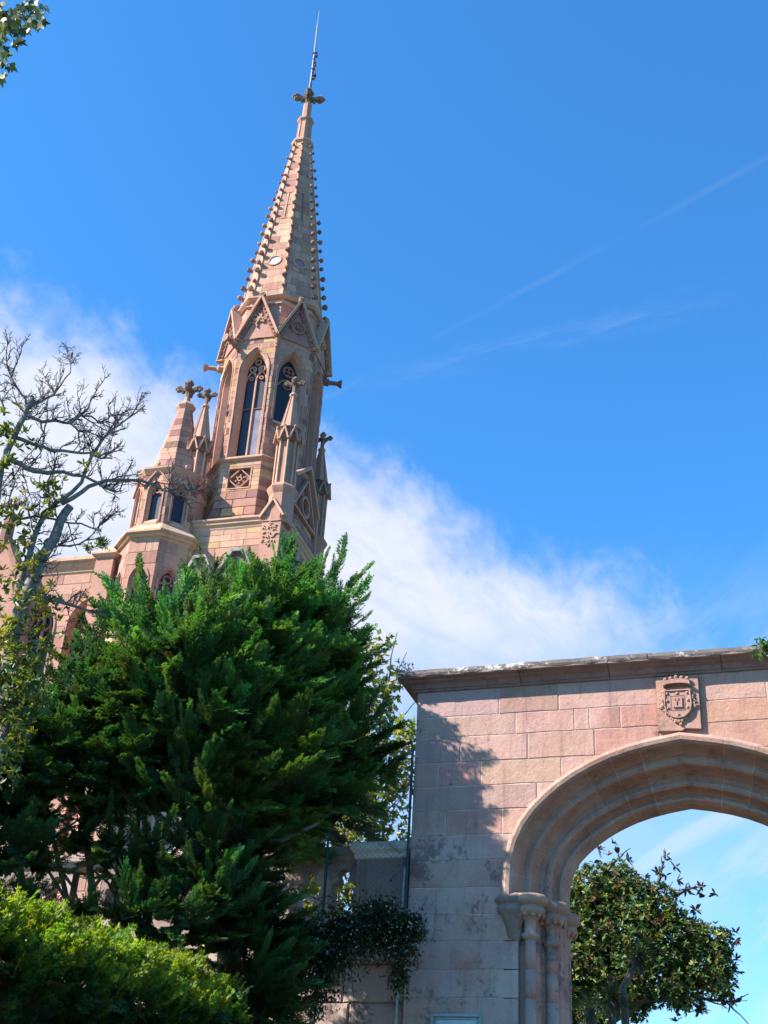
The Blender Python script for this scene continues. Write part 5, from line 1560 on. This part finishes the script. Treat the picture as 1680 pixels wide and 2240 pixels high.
# ---- sword-leaved cabbage palms in front of the magnolia
def sword_palm(px, py, dist, R_, label, cols, stem=None):
    o = thing('cabbage_palm', label, 'palm', spot(px, py + 200, dist)); o.location.z = 0
    c = spot(px, py, dist); n = 95
    d = sphere_dirs(n); d[:, 2] = d[:, 2] * .8 - .05
    bl = np.array([[0, .028, 0], [.5, .036, .02], [1, 0, -.12], [.5, -.036, .02], [0, -.028, 0]]); bt = np.array([[0, 1, 3], [0, 3, 4], [1, 2, 3]])
    v, t, cc = scatter(bl, bt, np.tile(np.array(c), (n, 1)), rot_from(d), rng.uniform(.75, 1.1, n) * R_, leaf_tints(n, cols, .2))
    big_mesh('sword_leaves', v - np.array(o.location)[None], t, cc, LEAF, o)
    s0 = spot(*stem, dist) if stem else c
    trunk_mesh([(rel(o, [(o.location.x, o.location.y, 0), s0, c]), .07, .05)], 'stem', BARK, o)
P_C = [(.05, .075, .04), (.07, .09, .05), (.04, .06, .04)]
sword_palm(1397, 2095, 19.5, .40, 'upper cabbage palm rosette on a leaning stem under the magnolia', P_C, (1362, 2160))
sword_palm(1338, 2182, 19.3, .42, 'lower dark cabbage palm rosette near the magnolia limb', P_C)
sword_palm(1290, 2205, 19.1, .36, 'pale green spiky palm rosette beside the gateway jamb', [(.12, .15, .07), (.09, .12, .06)])

# ---- half bare tree, upper left
bare = thing('bare_tree', 'half bare grey barked tree with crooked twiggy branches at the left edge', 'tree', spot(20, 2300, 9.4)); bare.location.z = 0
z4 = lambda x, y: (x * .3075, 760 + y * .3075)
def limb(pts, r0_, r1_, acc, dist=9.4, twigs=0, tl=.55, dd=0.0):
    P = [spot(*z4(*p_), dist + dd * i / len(pts)) for i, p_ in enumerate(pts)]
    # smooth with a mid subdivision and wobble
    Q = [P[0]]
    for a, b in zip(P[:-1], P[1:]):
        Q += [a.lerp(b, .5) + Vector(rng.normal(0, .008, 3)), b]
    acc.append(([tuple(q) for q in Q], r0_, r1_))
    for i in range(int(twigs * 1.35)):
        k = rng.integers(max(1, len(Q) // 5), len(Q)); s = Vector(sphere_dirs(1)[0]); d = (Q[k] - Q[k - 1]).normalized()
        dir_ = (d * .6 + s * .8 + Vector((0, 0, .45))).normalized(); ll = tl * rng.uniform(.3, 1.0) * .6
        st_ = Q[k - 1].lerp(Q[k], rng.random())
        twiggy(st_, st_ + dir_ * ll, .0065, 4, 2, TW, spread=.75, up=.35, wob=.12)
acc = []; TW = []
limb([(-60, 1300), (-20, 1000), (30, 800), (90, 650), (150, 530), (190, 430), (230, 350)], .040, .018, acc, twigs=7)
limb([(40, 2700), (80, 2100), (130, 1900), (200, 1720), (300, 1500), (380, 1370), (430, 1230), (500, 1130)], .064, .036, acc)
limb([(130, 1900), (170, 1560), (230, 1400), (290, 1240), (360, 1150), (440, 1080), (580, 960), (650, 780), (740, 640), (790, 590), (900, 510), (1030, 415)], .028, .007, acc, twigs=12)
limb([(60, 790), (150, 830), (240, 880), (340, 895), (450, 885), (600, 915), (690, 960), (770, 1010), (870, 1020)], .024, .006, acc, twigs=10)
limb([(440, 1110), (580, 1030), (700, 965), (800, 945), (1000, 945), (1100, 980), (1230, 1030), (1400, 1020)], .022, .005, acc, twigs=8)
limb([(110, 640), (240, 690), (370, 735), (520, 745), (640, 750), (720, 790), (800, 790)], .018, .006, acc, twigs=8)
limb([(190, 480), (300, 530), (400, 520), (500, 540), (580, 480), (640, 390), (650, 350)], .017, .006, acc, twigs=8)
limb([(580, 490), (650, 490), (700, 540), (760, 510), (820, 480)], .010, .004, acc, twigs=4)
limb([(500, 540), (560, 600), (570, 680), (520, 740)], .010, .004, acc, twigs=3)
limb([(200, 430), (300, 380), (380, 340), (430, 270), (500, 180), (530, 80)], .014, .004, acc, twigs=7)
limb([(190, 430), (150, 330), (90, 230), (70, 190)], .012, .004, acc, twigs=4)
limb([(30, 480), (10, 380), (-20, 300)], .012, .005, acc, twigs=3)
limb([(240, 1780), (400, 1800), (560, 1850), (750, 1910)], .022, .007, acc, twigs=5, tl=.4)
limb([(-30, 1290), (110, 1220), (250, 1200), (380, 1220), (500, 1250), (640, 1280), (720, 1300)], .014, .005, acc, twigs=7)
limb([(330, 1440), (420, 1410), (560, 1400), (660, 1330), (800, 1150)], .010, .004, acc, twigs=7, tl=.4)
limb([(170, 1380), (220, 1450), (270, 1530), (290, 1640), (260, 1760)], .018, .012, acc, twigs=3)
limb([(350, 1150), (340, 950), (400, 780), (430, 850)], .010, .004, acc, twigs=5)
limb([(90, 860), (110, 950), (60, 1100), (80, 1200)], .008, .004, acc, twigs=4)
limb([(290, 540), (320, 620), (300, 720), (240, 800)], .008, .004, acc, twigs=4)
trunk_mesh([(rel(bare, a), b, c_) for a, b, c_ in acc], 'trunk', BARK_PALE, bare, 8)
mb = MB()
for a, b, c_ in TW: mb.tube(rel(bare, a), [max(b + (c_ - b) * i / (len(a) - 1), .0022) for i in range(len(a))], 4)
mb.build('twigs', TWIG, bare, kind='stuff')
# leaves left on it: clusters by centre (photo) and size
cl = [(20, 930, 45, 60), (8, 960, 40, 50), (60, 960, 30, 30), (75, 1115, 45, 110), (35, 1180, 40, 80), (110, 1070, 30, 50), (170, 1010, 25, 14), (40, 1240, 50, 110), (20, 1300, 50, 120), (60, 1340, 55, 130), (15, 1400, 50, 160), (90, 1400, 50, 120), (30, 1460, 50, 160), (20, 1540, 60, 200), (70, 1500, 40, 120), (0, 1120, 30, 60), (100, 1310, 30, 50), (10, 1020, 25, 30), (115, 1450, 45, 90), (10, 1620, 50, 120)]
C_, A_ = [], []
for x_, y_, r_, n_ in cl:
    c0 = np.array(spot(x_, y_, 9.3)); k = r_ / FPX * 10.5
    C_.append(c0[None] + rng.normal(0, k * .55, (n_ // 5 + 1, 3))); A_.append(rng.normal(0, .6, (n_ // 5 + 1, 3)) + np.array([0, 0, .7]))
C_, A_ = np.concatenate(C_), np.concatenate(A_)
v, t, c = rosettes(C_, A_, 8, .062, [(.09, .13, .035), (.13, .17, .04), (.22, .24, .04), (.06, .10, .03), (.30, .27, .04)])
big_mesh('leaves', v - np.array(bare.location)[None], t, c, LEAF, bare)

# ---- laurel shrub mass behind it
lau = thing('laurel_shrub', 'bushy yellow green laurel filling the left edge below the bare tree', 'shrub', spot(-60, 2200, 9.1)); lau.location.z = 0
LL = lobes_from([(10, 1450, 48, 9.0), (70, 1475, 36, 9.1), (0, 1520, 62, 9.0), (60, 1530, 50, 9.0), (5, 1590, 60, 9.0), (-30, 1680, 70, 9.0)])
p, d = lobe_points(LL, 75, .3)
v, t, c = rosettes(p, d + np.array([0, 0, .5]) + rng.normal(0, .4, p.shape), 8, .06, [(.07, .12, .03), (.10, .15, .03), (.05, .09, .026), (.19, .22, .035)])
big_mesh('crown', v - np.array(lau.location)[None], t, c, LEAF, lau)
trunk_mesh([(rel(lau, [tuple(lau.location), spot(-30, 1800, 9.1), spot(30, 1500, 9.1)]), .06, .02)], 'trunk', BARK, lau)

# ---- branch with lobed leaves, top left corner
br = thing('overhanging_branch', 'leafy branch tip with lobed green leaves hanging in at the top left corner', 'branch', spot(-60, 60, 8.5))
acc = []
z8 = lambda x, y: (x / 8.3, y / 8.3)
for pts, r in (([(-500, 300), (0, 230), (300, 180), (560, 120), (700, 60)], .012), ([(250, 190), (350, 300), (480, 420)], .005), ([(-100, 560), (100, 570), (250, 600), (300, 720)], .007), ([(-300, 500), (0, 700), (60, 900)], .006), ([(560, 120), (650, 250), (700, 330)], .004), ([(560, 130), (480, -20)], .006), ([(-200, 900), (0, 1150), (40, 1300)], .005), ([(0, 1000), (120, 920)], .004)):
    P = [spot(*z8(*q), 8.5) for q in pts]; acc.append(([tuple(q) for q in P], r, r * .4))
trunk_mesh([(rel(br, a), b, c_) for a, b, c_ in acc], 'stem', BARK, br, 6)
lfp = []
for x_, y_, s_, n_ in ((60, 260, 110, 24), (250, 250, 100, 20), (420, 130, 130, 26), (560, 300, 110, 18), (700, 200, 80, 9), (800, 120, 50, 5), (620, 60, 80, 8), (220, 450, 110, 20), (430, 500, 90, 12), (300, 680, 90, 12), (60, 700, 70, 10), (130, 950, 80, 8), (30, 1080, 70, 10), (160, 1180, 60, 5), (20, 1330, 45, 6), (20, 450, 90, 18), (520, 430, 60, 6), (-60, 150, 120, 25), (30, 900, 60, 8), (690, 400, 50, 5), (-10, 1430, 30, 3)):
    for q in range(n_):
        a, b = z8(x_ + rng.normal(0, s_ * .55), y_ + rng.normal(0, s_ * .55)); lfp.append(tuple(spot(a, b, 8.5 + rng.normal(0, .18))))
lfp = np.array(lfp); n = len(lfp)
v, t, c = scatter(MAPLE, MAPT, lfp, rot_from(rng.normal(0, .45, (n, 3)) + np.array([.35, .1, -.75]), None, rng.normal(0, 1.2, n)), rng.uniform(.065, .11, n), leaf_tints(n, [(.05, .085, .03), (.04, .07, .03), (.07, .10, .035), (.13, .15, .05)], .2))
big_mesh('leaves', v - np.array(br.location)[None], t, c, LEAF, br)

# ---- flowering creeper over the wall by the gateway
crp = thing('flowering_creeper', 'dark creeper dotted with tiny white flowers spilling over the garden wall beside the gateway', 'creeper', spot(800, 2300, 13.6)); crp.location.z = 0
q7 = lambda x, y: (600 + x * .2411, 1780 + y * .2411)
P_, D_, F_ = [], [], []
blobs = [(700, 1050, 380, 240, 2600), (1000, 1050, 250, 260, 1700), (500, 1250, 280, 250, 1700), (1180, 1150, 140, 260, 900), (1230, 1000, 170, 100, 500), (250, 1300, 260, 280, 1800), (250, 1060, 220, 140, 1100), (450, 1500, 140, 260, 800), (1130, 1480, 90, 170, 420), (950, 850, 160, 80, 300), (100, 1650, 220, 200, 1000), (350, 1750, 80, 140, 260), (1300, 1080, 80, 60, 90)]
for x_, y_, a, b, n_ in blobs:
    for i in range(n_):
        x, y = x_ + rng.normal(0, a * .5), y_ + rng.normal(0, b * .5)
        if x > 1400: continue
        dist = 13.35 + .33 * (1 - x / 1300) + rng.normal(0, .07)
        P_.append(tuple(spot(*q7(x, y), dist)))
        if rng.random() < .022 and 150 < x < 1330 and 800 < y < 1600: F_.append(tuple(spot(*q7(x, y), dist - .10)))
P_ = np.array(P_); n = len(P_)
v, t, c = leaf_cloud(P_, rng.normal(0, .5, (n, 3)) + np.array([0, -.5, -.4]), rng.uniform(.04, .075, n), [(.030, .05, .02), (.038, .062, .024), (.026, .042, .02), (.06, .07, .03)])
big_mesh('leaves', v - np.array(crp.location)[None], t, c, LEAF, crp, kind='stuff')
F_ = np.array(F_); n = len(F_)
fl = np.array([[0, 0, 0], [.5, .2, .1], [.15, .48, .1], [-.4, .3, .1], [-.4, -.3, .1], [.15, -.48, .1]]); ft = np.array([[0, 1, 2], [0, 2, 3], [0, 3, 4], [0, 4, 5], [0, 5, 1]])
v, t, c = scatter(fl, ft, F_, rot_from(rng.normal(0, 1, (n, 3)) * np.array([1, .3, 1]), np.tile(np.array([0, -1.0, .2]), (n, 1))), rng.uniform(.010, .020, n), np.tile(np.array([.62, .60, .46]), (n, 1)))
big_mesh('flowers', v - np.array(crp.location)[None], t, c, PETAL, crp, kind='stuff')
acc = []
for a, b in (((1180, 900), (1300, 1080)), ((700, 1300), (720, 1800)), ((1000, 1200), (1120, 1600)), ((300, 1500), (330, 1900)), ((250, 700), (900, 1000)), ((1100, 800), (700, 1100))):
    twiggy(spot(*q7(*a), 13.45), spot(*q7(*b), 13.45), .008, 6, 1, acc)
trunk_mesh([(rel(crp, a), b, c_) for a, b, c_ in acc], 'stems', TWIG, crp, 4)['kind'] = 'stuff'

# ---- small plants growing on the stonework
def tuft(name, label, px, py, dist, rpx, n, size, cols, down=0.0):
    c = spot(px, py, dist); o = thing(name, label, 'plant', c)
    k = rpx / FPX * (c - CAM).length
    p = np.array(c)[None] + rng.normal(0, k * .5, (n, 3)) * np.array([1, .5, 1])
    v, t, cc = rosettes(p, rng.normal(0, .5, (n, 3)) + np.array([0, 0, .6 - down]), 5, size, cols)
    big_mesh('leaves', v - np.array(c)[None], t, cc, LEAF, o)
    acc_ = []
    for q in range(4): acc_.append(([(0, 0, -k), tuple(Vector(p[rng.integers(0, n)]) - c)], .006, .003))
    trunk_mesh(acc_, 'stem', TWIG, o, 4)
tuft('wall_plant', 'bright green seedling growing on the gateway coping at the right edge', 1674, 1420, 12.45, 26, 44, .06, [(.10, .20, .03), (.07, .15, .03)], .3)
tuft('wall_plant', 'small dark sprig growing at the left corner of the gateway coping', 886, 1462, 14.0, 20, 22, .045, [(.06, .09, .03), (.08, .10, .04)])
tuft('wall_plant', 'round green weed standing on the chapel roof next to the stair turret', 225, 1190, 33.5, 13, 40, .13, [(.09, .16, .03), (.12, .17, .04)])
tuft('wall_plant', 'low yellow green weed growing on the chapel roof, left of the round one', 192, 1200, 33.5, 9, 22, .11, [(.16, .20, .03), (.13, .17, .03)])
